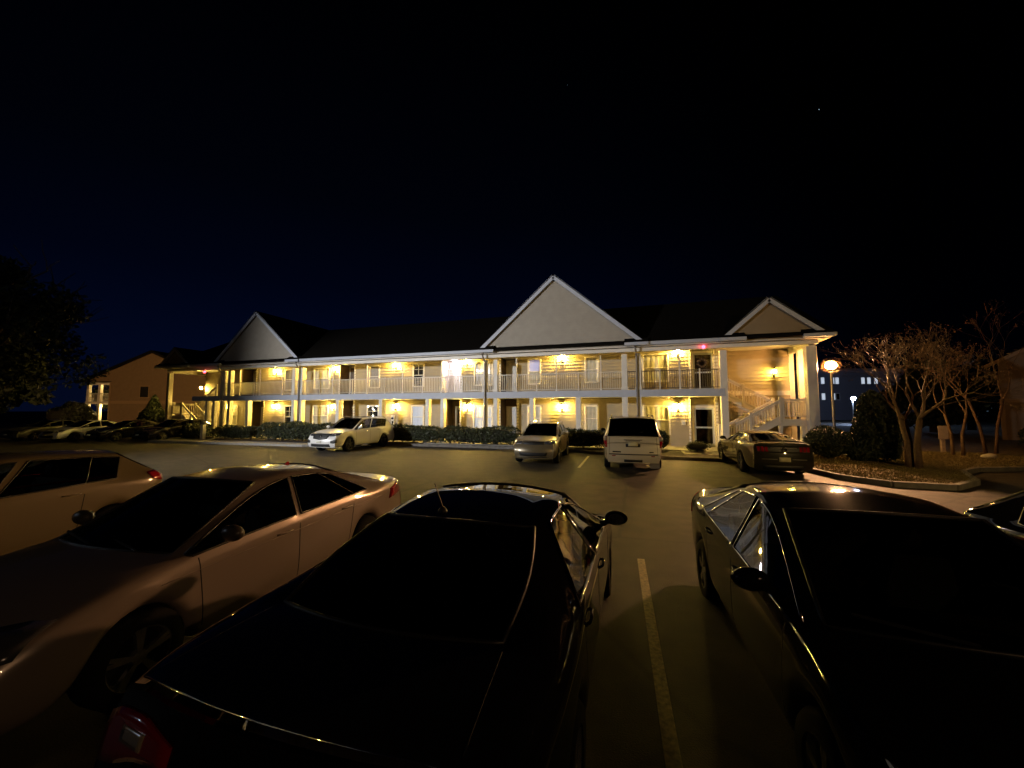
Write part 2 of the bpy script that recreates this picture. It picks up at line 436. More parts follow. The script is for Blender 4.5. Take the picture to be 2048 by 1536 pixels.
# doors at the backs of the recesses
def door(x0, x1, z0, Y, leaf, storm=False, h=2.12, light=False):
    fr = MB(); fr.box(x0 - .12, x0, Y - .07, Y + .02, z0, z0 + h + .13); fr.box(x1, x1 + .12, Y - .07, Y + .02, z0, z0 + h + .13); fr.box(x0, x1, Y - .07, Y + .02, z0 + h, z0 + h + .13)
    fo = B(fr, 'door', M_TRIM); bevel(fo, .008, 1)
    d = MB(); d.box(x0 + .002, x1 - .002, Y - .045, Y + .01, z0 + .01, z0 + h - .002); d.build('door_leaf', leaf, fo, BO)
    if storm:
        s = MB(); t = .09
        s.box(x0 + .004, x0 + t, Y - .065, Y - .046, z0 + .02, z0 + h - .01); s.box(x1 - t, x1 - .004, Y - .065, Y - .046, z0 + .02, z0 + h - .01)
        s.box(x0 + t, x1 - t, Y - .065, Y - .046, z0 + h - t, z0 + h - .01); s.box(x0 + t, x1 - t, Y - .065, Y - .046, z0 + 1.0, z0 + 1.08); s.box(x0 + t, x1 - t, Y - .065, Y - .046, z0 + .02, z0 + .16)
        s.build('storm_door', M_FASCIA, fo, BO)
        g2 = MB(); g2.box(x0 + t, x1 - t, Y - .058, Y - .050, z0 + .16, z0 + 1.0); g2.box(x0 + t, x1 - t, Y - .058, Y - .050, z0 + 1.08, z0 + h - t); g2.build('pane', glassmat('storm_glass', (.55, .5, .42)), fo, BO)
    k = MB(); k.ball((x0 + .13, Y - .09, z0 + 1.0), .035); k.tube([(x0 + .13, Y - .09, z0 + 1.0), (x0 + .13, Y - .045, z0 + 1.0)], .012); k.build('handle', M_GALV, fo, BO)
    return fo
M_PALEDOOR = mat('tan_door', (.33, .27, .20), .45, var=.08)
M_WHITEDOOR = mat('white_door', (.62, .60, .56), .45)
for i, (a, b) in enumerate(ru):
    c = (a + b) / 2; w = .46 if b - a > 1.2 else .36
    if i == 4: c = gx(1405.5, 750, YW + .34)
    if i == 2: door(c - .1, c + .62, Z1, YW + RD - .03, M_WHITEDOOR)
    elif i == 3: door(c - .32, c + .32, Z1, YW + RD - .03, M_WHITEDOOR)
    elif i == 4: door(c - .50, c + .50, Z1, YW + .31, M_PALEDOOR, True)
    else: door(c - w, c + w, Z1, YW + RD - .03, M_DARKDOOR if i == 1 else M_BROWNDOOR)
for i, (a, b) in enumerate(rl):
    c = (a + b) / 2; w = .42
    if i == 4: c = gx(1407.5, 840, YW + .34)
    if i == 3: door(c - .32, c + .32, Z0, YW + RD - .03, M_WHITEDOOR)
    elif i == 4: door(c - .50, c + .50, Z0, YW + .31, M_DARKDOOR, True)
    elif i == 2: door(c - .1, c + .62, Z0, YW + RD - .03, M_BROWNDOOR, True)
    else: door(c - w, c + w, Z0, YW + RD - .03, M_DARKDOOR)

# columns
def colm(px, w, d, z0, z1, py=800):
    x = gx(px, py, YC); m = MB(); m.box(x - w / 2, x + w / 2, YC - .115, YC - .115 + d, z0, z1)
    m.box(x - w / 2 - .03, x + w / 2 + .03, YC - .145, YC - .085 + d, z0, z0 + .16)
    o = B(m, 'column', M_TRIM); bevel(o, .012, 1); return x
for px, w, d in ((337, .30, .30), (447, .26, .30), (460, .26, .30), (588, .26, .34), (603, .26, .34), (971, .20, .26), (992, .26, .34), (1250, .30, .30), (1278, .26, .30), (1449, .32, .32), (1626, .42, .40)):
    full = px in (337, 1449, 1626)
    if full: colm(px, w, d, Z0, 5.178)
    else:
        colm(px, w, d, Z0, ZD0 - .012); colm(px, w, d, Z1 + .032, 5.178)
for px, w, d in ((416, .26, .32), (430, .2, .3), (497, .26, .34), (677, .26, .36), (763, .26, .36), (856, .24, .36), (886, .24, .36), (1064, .26, .36), (1157, .28, .30)):
    colm(px, w, d, Z0, ZD0 - .012)
bk = MB(); bk.box(8.12, 8.34, 23.2, 23.42, Z0, 5.19); B(bk, 'column', M_TRIM)
# rails in bays between posts
posts_px = [442, 480, 520, 565, 597, 640, 666, 705, 734, 770, 805, 845, 883, 925, 965, 997, 1033, 1073, 1113, 1157, 1202, 1245, 1284, 1320, 1360, 1400, 1441]
tall = {480, 520, 565, 666, 734, 805, 883, 1033, 1113, 1202, 1360}
xp = [gx(p, 770, YC) for p in posts_px]
YR = YC - .01
for p, x in zip(posts_px, xp):
    m = MB(); h = 5.178 if p in tall else Z1 + 1.08
    m.box(x - .03, x + .03, YR - .03, YR + .03, Z1 + .032, h)
    if p in tall: m.box(x - .045, x + .045, YR - .045, YR + .045, Z1 + .032, Z1 + .10); m.box(x - .042, x + .042, YR - .042, YR + .042, Z1 + .98, Z1 + 1.06)
    B(m, 'rail_post', M_TRIM if p in tall else M_RAIL)
for a, b in zip(xp[:-1], xp[1:]):
    a += .032; b -= .032
    m = MB(); m.box(a, b, YR - .025, YR + .025, Z1 + 1.0, Z1 + 1.045); m.box(a, b, YR - .02, YR + .02, Z1 + .10, Z1 + .135)
    n = max(3, round((b - a) / .115))
    for i in range(1, n):
        x = a + (b - a) * i / n; m.box(x - .0125, x + .0125, YR - .0125, YR + .0125, Z1 + .135, Z1 + 1.0)
    B(m, 'railing', M_RAILDARK if b > .3 else M_RAIL)
# gutter, fascia and downspouts
for a, b in ((XL - .3, -31.0), (-22.6, -8.75), (.55, 4.35)):
    gt = MB(); gt.box(a, b, YE - .10, YE + .055, ZE - .16, ZE); gt.box(a, b, YE - .115, YE - .085, ZE - .025, ZE + .012); B(gt, 'gutter', M_FASCIA)
ds = MB()
for px in (442, 597, 969, 1274):
    x = gx(px, 760, YC - .25)
    ds.tube([(x - .08, YE - .02, ZE - .16), (x - .05, YE + .02, 5.35), (x, YC - .2, 5.05), (x, YC - .2, .2), (x, YC - .32, .16)], .048, 8)
for q in pieces(ds): B(q, 'downspout', mat('brown_downspout', (.20, .18, .16), .4, metal=.3))

# roof and gables
HR = 28.6; ZR = 9.55
rf = MB()
sl = (ZR - (ZE + .02)) / (HR - (YE - .08))
rf.add([(XL - .5, YE - .08, ZE + .02), (XR + .5, YE - .08, ZE + .02), (XR + .5, HR, ZR), (XL - .5, HR, ZR), (XL - .5, 36, ZE + .02), (XR + .5, 36, ZE + .02),
        (XL - .5, YE - .08, ZE - .06), (XR + .5, YE - .08, ZE - .06), (XL - .5, HR, ZR - .1), (XR + .5, HR, ZR - .1)], [(0, 1, 2, 3), (3, 2, 5, 4), (1, 0, 6, 7)])
roof = B(rf, 'roof', M_SHINGLE)
def gable(xa, xap, xb, zap, Yg, mg, front=True):
    zb = ZE - .03; Yi = HR - .2 if zap > 8 else HR - 3
    w = MB()
    # lapped siding in courses that shorten towards the apex
    z = 5.5; lap = .145
    while z < zap - .12:
        zt = min(z + lap, zap - .1)
        def lim(zz):
            t = max(0, (zz - zb) / (zap - zb)); return xa + (xap - xa) * t, xb + (xap - xb) * t
        a0, b0 = lim(zt); 
        w.add([(a0, Yg - .02, z), (b0, Yg - .02, z), (b0, Yg, zt), (a0, Yg, zt)], [(0, 1, 2, 3)]); z = zt
    w.prism([(xa, zb - .2), (xb, zb - .2), (xb, zb), (xap, zap), (xa, zb)], Yg + .002, Yg + .12)
    go = B(w, 'gable', mg)
    f = MB()
    for (x0, z0), (x1, z1) in (((xa - .12, zb - .06), (xap, zap + .05)), ((xb + .12, zb - .06), (xap, zap + .05))):
        f.beam((x0, Yg - .17, z0), (x1, Yg - .17, z1), .055, .24)
        f.beam((x0, Yg - .07, z0 + .03), (x1, Yg - .07, z1 + .03), .15, .03)
    f.build('fascia_board', M_FASCIA, go, BO)
    r = MB()
    for s, x in ((-1, xa - .16), (1, xb + .16)):
        d = [(x, Yg - .20, zb + .07), (xap, Yg - .20, zap + .19), (xap, Yi, zap + .19), (x, Yi, zb + .07)]
        r.add(d + [(p[0], p[1], p[2] - .06) for p in d], [(0, 1, 2, 3) if s < 0 else (3, 2, 1, 0), (4, 5, 1, 0), (7, 6, 5, 4)])
    B(r, 'roof', M_SHINGLE)
    # short eave returns at the feet of the gable
    e = MB()
    for x, s in ((xa, 1), (xb, -1)):
        x0, x1 = sorted((x - s * .25, x + s * .95))
        e.box(x0, x1, Yg - .42, Yg - .205, ZE - .17, ZE - .01)
        q = MB(); q.add([(x0, Yg - .44, ZE), (x1, Yg - .44, ZE), (x1, Yg - .023, ZE + .26), (x0, Yg - .023, ZE + .26), (x0, Yg - .44, ZE - .008), (x1, Yg - .44, ZE - .008)], [(0, 1, 2, 3), (4, 5, 1, 0)])
        q.add([(x1 if s > 0 else x0, Yg - .44, ZE - .008), (x1 if s > 0 else x0, Yg - .023, ZE - .008), (x1 if s > 0 else x0, Yg - .023, ZE + .26)], [(0, 1, 2), (2, 1, 0)]); B(q, 'eave_return_roof', M_SHINGLE)
    for e_ in pieces(e): B(e_, 'eave_return', M_FASCIA)
gable(-8.75, -4.24, .55, 9.72, YE + .2, M_GABLE)
gable(-30.9, -26.76, -22.6, 9.35, YE + .2, M_GABLE)
M_GABLE_W = mat('tan_gable_siding', (.30, .22, .13), .6, var=.06, vscale=3)
gable(4.35, 6.38, 8.62, 7.48, YE + .2, M_GABLE_W)
gable(-37.0, -35.4, -33.6, 7.05, YE + .2, M_GABLE_W)
# right end verge piece
ev = MB(); ev.box(8.2, 8.98, YE - .12, YE + .08, ZE - .14, ZE + .02); ev2 = MB(); ev2.box(8.5, 8.98, YE + .082, 25, ZE - .12, ZE + .015); B(ev, 'eave_return', M_FASCIA); B(ev2, 'eave_return', M_FASCIA)

# stairs
def staircase(x0, x1, xe, z0, zm, z1):
    """front flight from x0 up to the landing at x1..xe, back flight from the landing up to x0"""
    st = MB(); n = 9; s = 1 if x1 > x0 else -1
    ya, yb = 21.95, 22.95; yc, yd = 23.1, 24.1
    for i in range(n):
        z = z0 + (zm - z0) * (i + 1) / n; xa = x0 + (x1 - x0) * i / n; xb = x0 + (x1 - x0) * (i + 1) / n
        st.box(min(xa, xb) - .02, max(xa, xb), ya + .05, yb - .05, z - .05, z)
        z2 = zm + (z1 - zm) * (i + 1) / n; xa = x1 - (x1 - x0) * i / n; xb = x1 - (x1 - x0) * (i + 1) / n
        st.box(min(xa, xb), max(xa, xb) + .02, yc + .05, yd - .05, z2 - .05, z2)
    st.box(min(x1, xe), max(x1, xe), ya, yd, zm - .06, zm)
    so = B(st, 'staircase', M_STAIR)
    sg = MB()
    for y in (ya, yb - .05):
        sg.beam((x0, y + .025, z0 + .03), (x1, y + .025, zm - .03), .05, .30)
    for y in (yc, yd - .05):
        sg.beam((x1, y + .025, zm + .03), (x0, y + .025, z1 - .03), .05, .30)
    sg.box(min(x1, xe), max(x1, xe), ya - .03, ya - .002, zm - .30, zm + .02)
    sg.box(min(x1, xe) + .02, max(x1, xe), ya + .05, yd - .05, zm - .09, zm - .062)
    sg.build('stringer', M_STAIR, so, BO)
    rl_ = MB()
    def rail(p, q, nb, posts=True):
        p = Vector(p); q = Vector(q)
        rl_.beam(p + Vector((0, 0, .95)), q + Vector((0, 0, .95)), .07, .09); rl_.beam(p + Vector((0, 0, .16)), q + Vector((0, 0, .16)), .045, .06)
        rl_.beam(p + Vector((0, 0, .84)), q + Vector((0, 0, .84)), .045, .05)
        for i in range(1, nb):
            c = p.lerp(q, i / nb); rl_.box(c.x - .016, c.x + .016, c.y - .016, c.y + .016, c.z + .16, c.z + .84)
        for c in (p, p.lerp(q, .5), q) if posts else (p, q):
            rl_.box(c.x - .055, c.x + .055, c.y - .055, c.y + .055, c.z - .1, c.z + 1.08)
    for y in (ya, yb):
        rail((x0, y, z0), (x1, y, zm), 20)
    rail((x1, yc, zm), (x0, yc, z1), 20)
    rail((x1 + s * .09, ya, zm), (xe, ya, zm), 11, False)
    rail((xe, ya + .1, zm), (xe, yd, zm), 14, False)
    rl_.build('stair_railing', M_STAIR, so, BO)
    for x in (x1, xe - s * .25):
        pp = MB(); pp.box(x - .07, x + .07, ya + .02, ya + .16, Z0, zm - .065)
        pp.build('landing_post', M_STAIR, so, BO)
staircase(4.25, 6.85, 8.05, Z0, 1.69, Z1)
staircase(-33.0, -35.2, -36.3, Z0, 1.69, Z1)

# low post wall beside the right door, smoke detectors, house meters
ext = MB(); x = gx(1443, 870, YC + .2); ext.box(x - .10, x + .10, YC + .3, YC + .5, Z0, 1.42); B(ext, 'porch_post', M_TRIM)

# ------------------------------------------------------------------ lamps on the walls (each its own thing)
def lantern(px, py, label, Y=YW, m=M_LANTERN, dx=0.):
    p = atY(px, py, Y - .2)
    t = thing('wall_lantern', label, 'wall lantern', (p.x, Y, p.z), 0, 'lit wall lanterns on the porches')
    a = MB(); a.box(-.06, .06, -.045, -.024, -.30, -.04); a.tube([(0, -.04, -.22), (0, -.12, -.26), (0, -.2, -.21), (0, -.2, -.15)], .014, 6); a.build('bracket', M_BLACKMETAL, t)
    c = MB(); c.lathe([(.0, .26), (.03, .22), (.10, .155), (.125, .13), (.125, .118), (.0, .118)], (0, -.2, 0), 10); c.lathe([(.0, -.17), (.06, -.15), (.075, -.125), (.0, -.125)], (0, -.2, 0), 10)
    for k in range(4):
        an = k * math.pi / 2 + .785; c.tube([(.072 * math.cos(an), -.2 + .072 * math.sin(an), -.125), (.105 * math.cos(an), -.2 + .105 * math.sin(an), .12)], .006, 4)
    c.build('cage', M_BLACKMETAL, t)
    b = MB(); b.lathe([(.0, -.10), (.045, -.095), (.068, -.05), (.080, .04), (.07, .09), (.0, .10)], (0, -.2, 0), 12); b.build('globe', m, t, smooth=True)
lantern(550, 742, 'lit lantern on the upper porch under the farther grey gable')
lantern(668, 737, 'lit upper lantern beside the wide curtained window and the dark recess')
lantern(790, 730, 'lit upper lantern between a blind window and a window with dark panes')
lantern(933, 723, 'lit upper lantern just right of the bright pinkish white entry')
lantern(1123, 715, 'lit upper lantern under the biggest grey gable')
lantern(1356, 703, 'lit upper lantern beside the wide window and wreath door')
lantern(547, 812, 'lit ground floor lantern beside the pale corner left of the farther gable columns')
lantern(665, 813, 'lit ground floor lantern between wide curtained window and porch column')
lantern(789, 812, 'lit ground floor lantern above the white meter box')
lantern(933, 813, 'lit ground floor lantern beside the bluish white wide window')
lantern(1123, 813, 'lit ground floor lantern above the small tan car')
lantern(1357, 813, 'lit ground floor lantern beside the glazed storm door and white wall box')
lantern(1549, 743, 'lit lantern on the orange wall above the right stairs', 24.5, M_LANTERN_B)
lantern(402, 776, 'lit lantern on the wall above the farther left stairs', 24.5, M_LANTERN)
lantern(447, 812, 'lit ground floor lantern between the columns beside the left stairs', YW, M_LANTERN)

def exit_lamp(px, py, label, Y):
    p = atY(px, py, Y)
    t = thing('emergency_lamp', label, 'emergency lamp', (p.x, p.y, p.z), 0, 'red lamps below the soffit')
    a = MB(); a.tube([(0, 0, .09), (0, 0, 5.5 - p.z)], .02, 6); a.box(-.09, .09, -.05, .05, .085, .12); a.build('bracket', M_FASCIA, t)
    b = MB(); b.ball((0, 0, 0), .088); b.build('lens', M_RED, t, smooth=True)
exit_lamp(1407, 694, 'round red glowing lamp above the door with the wreath', YC - .25)
exit_lamp(409, 744, 'round red glowing lamp at the far left end of the upper porch', YC - .25)
# entry light in the bright recess
a, b = ru[2]
t = thing('ceiling_light', 'bright pinkish white ceiling light inside the upper entry recess', 'ceiling light', ((a + b) / 2 + .1, YW + .4, 5.5))
q = MB(); q.lathe([(0, -.02), (.17, -.02), (.18, 0), (0, 0)], (0, 0, 0), 14); q.build('base', M_TRIM, t)
q = MB(); q.lathe([(0, -.13), (.10, -.11), (.15, -.06), (.16, -.021)], (0, 0, 0), 14); q.build('diffuser', M_WHITEGLOW, t, smooth=True)
# twin spot heads in the striped recess
a, b = ru[3]
t = thing('spotlight', 'small unlit twin spotlight on the upper wall between striped brown panels', 'spotlight', ((a + b) / 2 + .1, YW + RD - .05, 5.2))
q = MB(); q.box(-.08, .08, -.05, .0, -.04, .04); q.build('base', M_TRIM, t)
for s in (-1, 1):
    q = MB(); q.lathe([(0, 0), (.05, -.01), (.075, -.12), (.07, -.125), (0, -.10)], (s * .16, -.06, 0), 10, 'y'); q.tube([(s * .05, -.03, 0), (s * .16, -.06, 0)], .012, 5); q.build('lamp_head', M_TRIM, t)
# wreath
xw = gx(1404, 726, YW + .2); zw = gz(1404, 726, YW + .2)
rw = np.random.default_rng(2); an = rw.uniform(0, 6.283, 500); rr = .21 + rw.normal(0, .035, 500)
t = thing('wreath', 'dark round leafy wreath hanging on the upper right door', 'wreath', (xw, YW + .215, zw))
leafmesh('foliage', mat('wreath_leaves', (.07, .045, .03), .8), np.c_[rr * np.cos(an), rw.normal(0, .015, 500), rr * np.sin(an)], .04, t, rng=rw)
q = MB(); q.tube([(.2 * math.cos(i * .3927), 0, .2 * math.sin(i * .3927)) for i in range(16)], .02, 5, closed=True); q.build('ring', M_BROWNDOOR, t)
# meter box
x, z = gx(787.5, 840, YW), gz(787.5, 840, YW)
t = thing('meter_box', 'white electric meter box on the wall behind the white car', 'meter box', (x, YW - .03, z))
q = MB(); q.box(-.13, .13, -.11, .0, -.34, .34); bevel(q.build('cabinet', M_TRIM, t), .01)
q = MB(); q.lathe([(0, -.19), (.07, -.18), (.085, -.112)], (0, 0, .12), 14, 'y'); q.box(-.06, .06, -.122, -.112, -.24, -.06); q.build('dial', M_DARKPANE, t)
x, z = gx(1367, 845, YW), gz(1367, 845, YW)
t = thing('wall_box', 'small white box on the siding left of the storm door', 'wall box', (x, YW - .03, z))
q = MB(); q.box(-.10, .10, -.07, 0, -.14, .14); bevel(q.build('case', M_TRIM, t), .01)
q = MB(); q.box(-.06, .06, -.08, -.071, -.09, .05); q.build('cover', M_FASCIA, t)
# string of bulbs in the window behind the white car
x0, x1, z0, z1 = ol[3]
t = thing('string_lights', 'string of small white bulbs in the window above the white car', 'string lights', ((x0 + x1) / 2, YW - .06, z1))
q = MB(); pts_ = [(-.36, -.08), (-.1, -.30), (.02, -.22), (.15, -.34), (.36, -.06), (-.28, -.62), (.05, -.72), (.3, -.6)]
q.tube([(a_, 0, b_) for a_, b_ in pts_[:5]], .006, 4); q.tube([(a_, 0, b_) for a_, b_ in pts_[5:]], .006, 4); q.build('wire', M_BLACKMETAL, t)
for a_, b_ in (pts_[0], pts_[2], pts_[4], pts_[3], pts_[6]):
    q = MB(); q.ball((a_, -.02, b_), .034, nu=8, nv=6); q.build('bulb', M_BULB, t)
# smoke detectors under the deck and a round bush pot by the big window
for px, lb in ((921 + 182, 'round smoke detector under the deck left of the lantern above the small tan car'), (1336, 'round smoke detector under the deck above the wide ground floor window')):
    x = gx(px, 797, YW - .25); t = thing('smoke_detector', lb, 'smoke detector', (x, YW - .3, ZD0 + .003)); 
    q = MB(); q.lathe([(0, -.06), (.09, -.055), (.11, -.02), (.11, 0)], (0, 0, 0), 12); q.build('cover', M_TRIM, t)
    q = MB(); q.lathe([(0, -.075), (.03, -.07), (.03, -.055)], (0, 0, 0), 8); q.build('sensor', M_FASCIA, t)
# ------------------------------------------------------------------ cars
M_TYRE = mat('tyre_rubber', (.009, .009, .009), .9, spec=.08)
M_RIM = mat('alloy_rim', (.45, .45, .46), .25, metal=.9)
M_RIMDARK = mat('black_rim', (.02, .02, .02), .3, metal=.5, coat=.5)
M_RUBBER = mat('black_rubber_trim', (.012, .012, .012), .45)
M_CHROME = mat('chrome', (.75, .75, .75), .08, metal=1.)
M_INT = mat('dark_upholstery', (.035, .032, .03), .8)
M_INTPALE = mat('grey_upholstery', (.12, .11, .10), .8)
M_GLASS = glassmat('tinted_car_glass', (.48, .50, .47))
M_GLASSCLR = glassmat('clear_car_glass', (.55, .58, .55))
M_PLASTIC = mat('black_plastic', (.015, .015, .015), .5)
M_HEAD = mat('headlamp_lens', (.10, .10, .11), .15, metal=.4, coat=1.)
M_TAIL = mat('red_tail_lamp', (.30, .010, .018), .12, coat=1.)
M_REVERSE = mat('clear_lamp_lens', (.42, .38, .30), .1, coat=1., metal=.3)
M_AMBER = mat('amber_lens', (.5, .16, .02), .15, coat=1.)
M_PLATE = mat('cream_number_plate', (.62, .60, .50), .5)
M_GAP = mat('panel_gap', (.004, .004, .004), .9)
def paint(name, c, metal=.0, rough=.3, coat=1., crough=.03):
    return mat(name, c, rough, metal=metal, coat=coat, crough=crough, spec=.5)

def lerp(a, b, t): return a + (b - a) * t

def car(name, label, cat, loc, rz, P, mats, group=None, extra=None):
    """loft a body shell from columns along the length; +y is the front of the car"""
    L, W, H = P['L'], P['W'], P['H']; hw = W / 2
    xf, xr, Rw = P['fo'], P['fo'] + P['wb'], P['R']
    a = Rw + .055
    sc, srf, sb, scg, srr, srw = P['cowl'], P['rf'], P['bp'], P['cg'], P['rr'], P['rw']
    zn, zh, zb0, zb1, zrw, ztl = P['zn'], P['zh'], P['zb0'], P['zb1'], P['zrw'], P['ztl']
    suv = P.get('suv', False)
    gc = P.get('gc', .22)                      # ground clearance
    wr = P.get('wr', .60) * W / 1.8            # half width at the roof edge
    t = thing(name, label, cat, (loc[0], loc[1], 0), rz, group)
    n = 19
    sL = [.0, (xf - a) * .45, xf - a, xf - .70 * a, xf, xf + .70 * a, xf + a, max(xf + a + .10, sc + .02), 0, sb - .05, sb + .05, min(scg, xr - a - .12), xr - a, xr - .70 * a, xr, xr + .70 * a, xr + a, xr + a + (L - xr - a) * .5, L]
    sL[8] = (sL[7] + sL[9]) / 2
    sB = [.12] + [lerp(.30, sc - .12, k / 5) for k in range(6)] + [sc + .06, lerp(sc, srf, .93), sb - .035, sb + .035, scg, lerp(scg, srw, .36), lerp(scg, srw, .72), srw + .0, 0, 0, 0, L - .09]
    for k in (15, 16, 17): sB[k] = lerp(srw, L - .09, (k - 14) / 4)
    sR = [.14] + [lerp(.32, sc - .16, k / 5) for k in range(6)] + [sc, srf, lerp(srf, srr, .36), lerp(srf, srr, .42), lerp(srf, srr, .80), srr, lerp(srr, srw, .5), srw, 0, 0, 0, L - .07]
    for k in (15, 16, 17): sR[k] = lerp(srw, L - .07, (k - 14) / 4)
    zB, zT, zC, yB, yT = [], [], [], [], []
    for j in range(n):
        if j <= 7:
            u = j / 7; h = lerp(zn, zh, 1 - (1 - u) ** 1.7)
            zB.append(h - .07 + .02 * u if j else zn - .07); zC.append(h + .005); zT.append(h - .025)
            f = [.80, .90, .945, .955, .96, .96, .955, .95][j]
            yB.append(hw * f); yT.append(hw * f - lerp(.16, .14, u))
        elif j < 14:
            u = (sR[j] - srf) / (srr - srf)
            arc = 4 * min(max(u, 0), 1) * (1 - min(max(u, 0), 1))
            zr = H - .05 + .05 * arc - P.get('rdrop', .02) * max(0, u) ** 2
            ub = (sB[j] - sc) / (scg - sc)
            zB.append(lerp(zb0, zb1, min(ub, 1.15)))
            if j <= 12: zC.append(zr); zT.append(zr - .035); yT.append(wr * (1 - .06 * u))
            else: zC.append(lerp(zr, zrw, .45) if not suv else lerp(zr, zrw, .5)); zT.append(zC[-1] - .03); yT.append(lerp(yT[12], hw * .80, .5))
            yB.append(hw * (.955 if j < 12 else .945))
        else:
            u = (j - 14) / 4
            zz = lerp(zrw, ztl, u ** 1.2)
            zC.append(zz + .012); zT.append(zz - .012); zB.append(zz - .055 if j > 14 else min(zb1 + .02, zz - .03))
            f = P.get('tf', [.945, .935, .92, .89, .82])[j - 14]
            yB.append(hw * f); yT.append(hw * f - (P.get('rwi', .13) if j == 14 else .13))
    arch = {2: 0., 3: .70, 4: 1., 5: .70, 6: 0., 12: 0., 13: .70, 14: 1., 15: .70, 16: 0.}
    wsill = [.86, .955, .985, .99, .995, .99, .985, .98, .98, .98, .98, .98, .985, .99, .995, .985, .97, .94, .86]
    nosL = P.get('nose', [.06, .0, .01, .06]); talL = P.get('tail', [.08, .0, .0, .05])
    G = []   # G[j][r] = (s, y, z)
    for j in range(n):
        w = hw * wsill[j]
        z1 = gc; 
        if j in (0, 18): z1 = gc + .02
        if j in arch: z1 = max(gc, Rw + a * 1.06 * arch[j]) if arch[j] else gc
        z2 = max(gc + .20, z1 + .055); z4 = zB[j] - .085; z3 = max(lerp(z2, z4, .5), z2 + .05)
        if z4 < z3 + .03: z4 = z3 + .03
        zb_ = max(zB[j], z4 + .03)
        e = [0, 0, 0, 0]
        if j == 0: e = nosL
        if j == 18: e = [-v for v in talL]
        col = [(sL[j], 0, z1), (sL[j], w - .27, z1), (sL[j] + e[0], w - .045, z1), (sL[j] + e[1], w, z2), (sL[j] + e[2], w * 1.003, z3),
               (lerp(sL[j], sB[j], .55) + e[3] * .5, lerp(w, yB[j], .12), z4), (sB[j], yB[j], zb_)]
        zt_, yt_ = zT[j], yT[j]
        cf = 0
        if j in (7, 8): cf = -.13
        if j in (12, 13, 14): cf = .12 if not suv else .06
        if j == 0: cf = -.10
        if j == 18: cf = .07
        def cs(y): return sR[j] + cf * (1 - min(1, (y / max(yt_, .01))) ** 2)
        if 8 <= j <= 13:
            col += [(sR[j], yt_ + .055, zt_ - .055), (cs(yt_), yt_, zt_)]
        else:
            col += [(lerp(sB[j], sR[j], .5), yB[j] - .05, zb_ + (zt_ - zb_) * .6), (cs(yt_), yt_, zt_)]
        for q in (.66, .33, 0):
            y = yt_ * q; col.append((cs(y), y, lerp(zt_, zC[j], 1 - q * q)))
        G.append(col)
    verts, cache = [], {}
    def V(p, key):
        if key in cache: return cache[key]
        cache[key] = len(verts); verts.append((p[1], L / 2 - p[0], p[2])); return cache[key]
    def GV(j, r, sd):
        p = G[j][r]
        if r in (0, 11): return V((p[0], 0, p[2]), (j, r, 0))
        return V((p[0], p[1] * sd, p[2]), (j, r, sd))
    F = {'body': [], 'windscreen': [], 'rear_window': [], 'gr': [], 'gl': []}
    gside = {7, 8, 10}
    if suv or P.get('qg'): gside.add(11)
    side_groups = {}
    for j in range(n - 1):
        for r in range(11):
            for sd in (1, -1):
                f = (GV(j, r, sd), GV(j + 1, r, sd), GV(j + 1, r + 1, sd), GV(j, r + 1, sd))
                if sd > 0: f = f[::-1]
                k = 'body'
                if j == 7 and r >= 8: k = 'windscreen'
                elif j in ((12, 13) if P.get('rwspan', 2) == 2 else (13,)) and r >= 8: k = 'rear_window'
                elif r == 6 and j in gside: k = ('side', 0 if j < 9 else (1 if j == 10 else 2), sd)
                F.setdefault(k, []).append(f)
    # closed nose and tail
    for j, sg in ((0, 1), (18, -1)):
        ref = G[j][6][1]
        fr = [G[j][r][1] / ref for r in range(6, 12)]
        bulge = P.get('bulge', .16)
        def CV(rk, m_, sd):
            if m_ == 0: return GV(j, rk, sd)
            if rk == 6: return GV(j, 6 + m_, sd)
            p = G[j][rk]; q = fr[m_]
            s = p[0] - sg * bulge * (1 - q * q) * (.75 if sg < 0 else 1)
            key = ('cap', j, rk, m_, 0 if m_ == 5 else sd)
            return V((s, p[1] * q * (sd if m_ < 5 else 0), p[2]), key)
        for rk in range(2, 6):
            for m_ in range(5):
                for sd in (1, -1):
                    f = (CV(rk, m_, sd), CV(rk + 1, m_, sd), CV(rk + 1, m_ + 1, sd), CV(rk, m_ + 1, sd))
                    if (sd > 0) != (sg > 0): f = f[::-1]
                    F['body'].append(f)
    def sub(name, faces, m, parent, lev=2):
        ids = sorted({i for f in faces for i in f}); mp = {i: k for k, i in enumerate(ids)}
        me = bpy.data.meshes.new(name); me.from_pydata([verts[i] for i in ids], [], [tuple(mp[i] for i in f) for f in faces]); me.update()
        ce = me.attributes.new('crease_edge', 'FLOAT', 'EDGE')
        for e_ in me.edges:
            a_, b_ = ids[e_.vertices[0]], ids[e_.vertices[1]]
            if a_ in shoulder and b_ in shoulder: ce.data[e_.index].value = .72
            elif a_ in archlip and b_ in archlip: ce.data[e_.index].value = .8
        cv = me.attributes.new('crease_vert', 'FLOAT', 'POINT')
        for k, i in enumerate(ids):
            if i in sharp: cv.data[k].value = sharp[i]
        me.materials.append(m); me.polygons.foreach_set('use_smooth', [True] * len(me.polygons))
        o = bpy.data.objects.new(name, me); COL.objects.link(o); o.parent = parent
        s = o.modifiers.new('sub', 'SUBSURF'); s.levels = lev; s.render_levels = lev
        return o
    lev = P.get('lev', 2)
    # corners of the window openings stay crisp
    sharp = {}
    shoulder = {GV(j, 5, sd) for j in range(1, 18) for sd in (1, -1)}
    archlip = {GV(j, 2, sd) for j in (2, 3, 4, 5, 6, 12, 13, 14, 15, 16) for sd in (1, -1)}
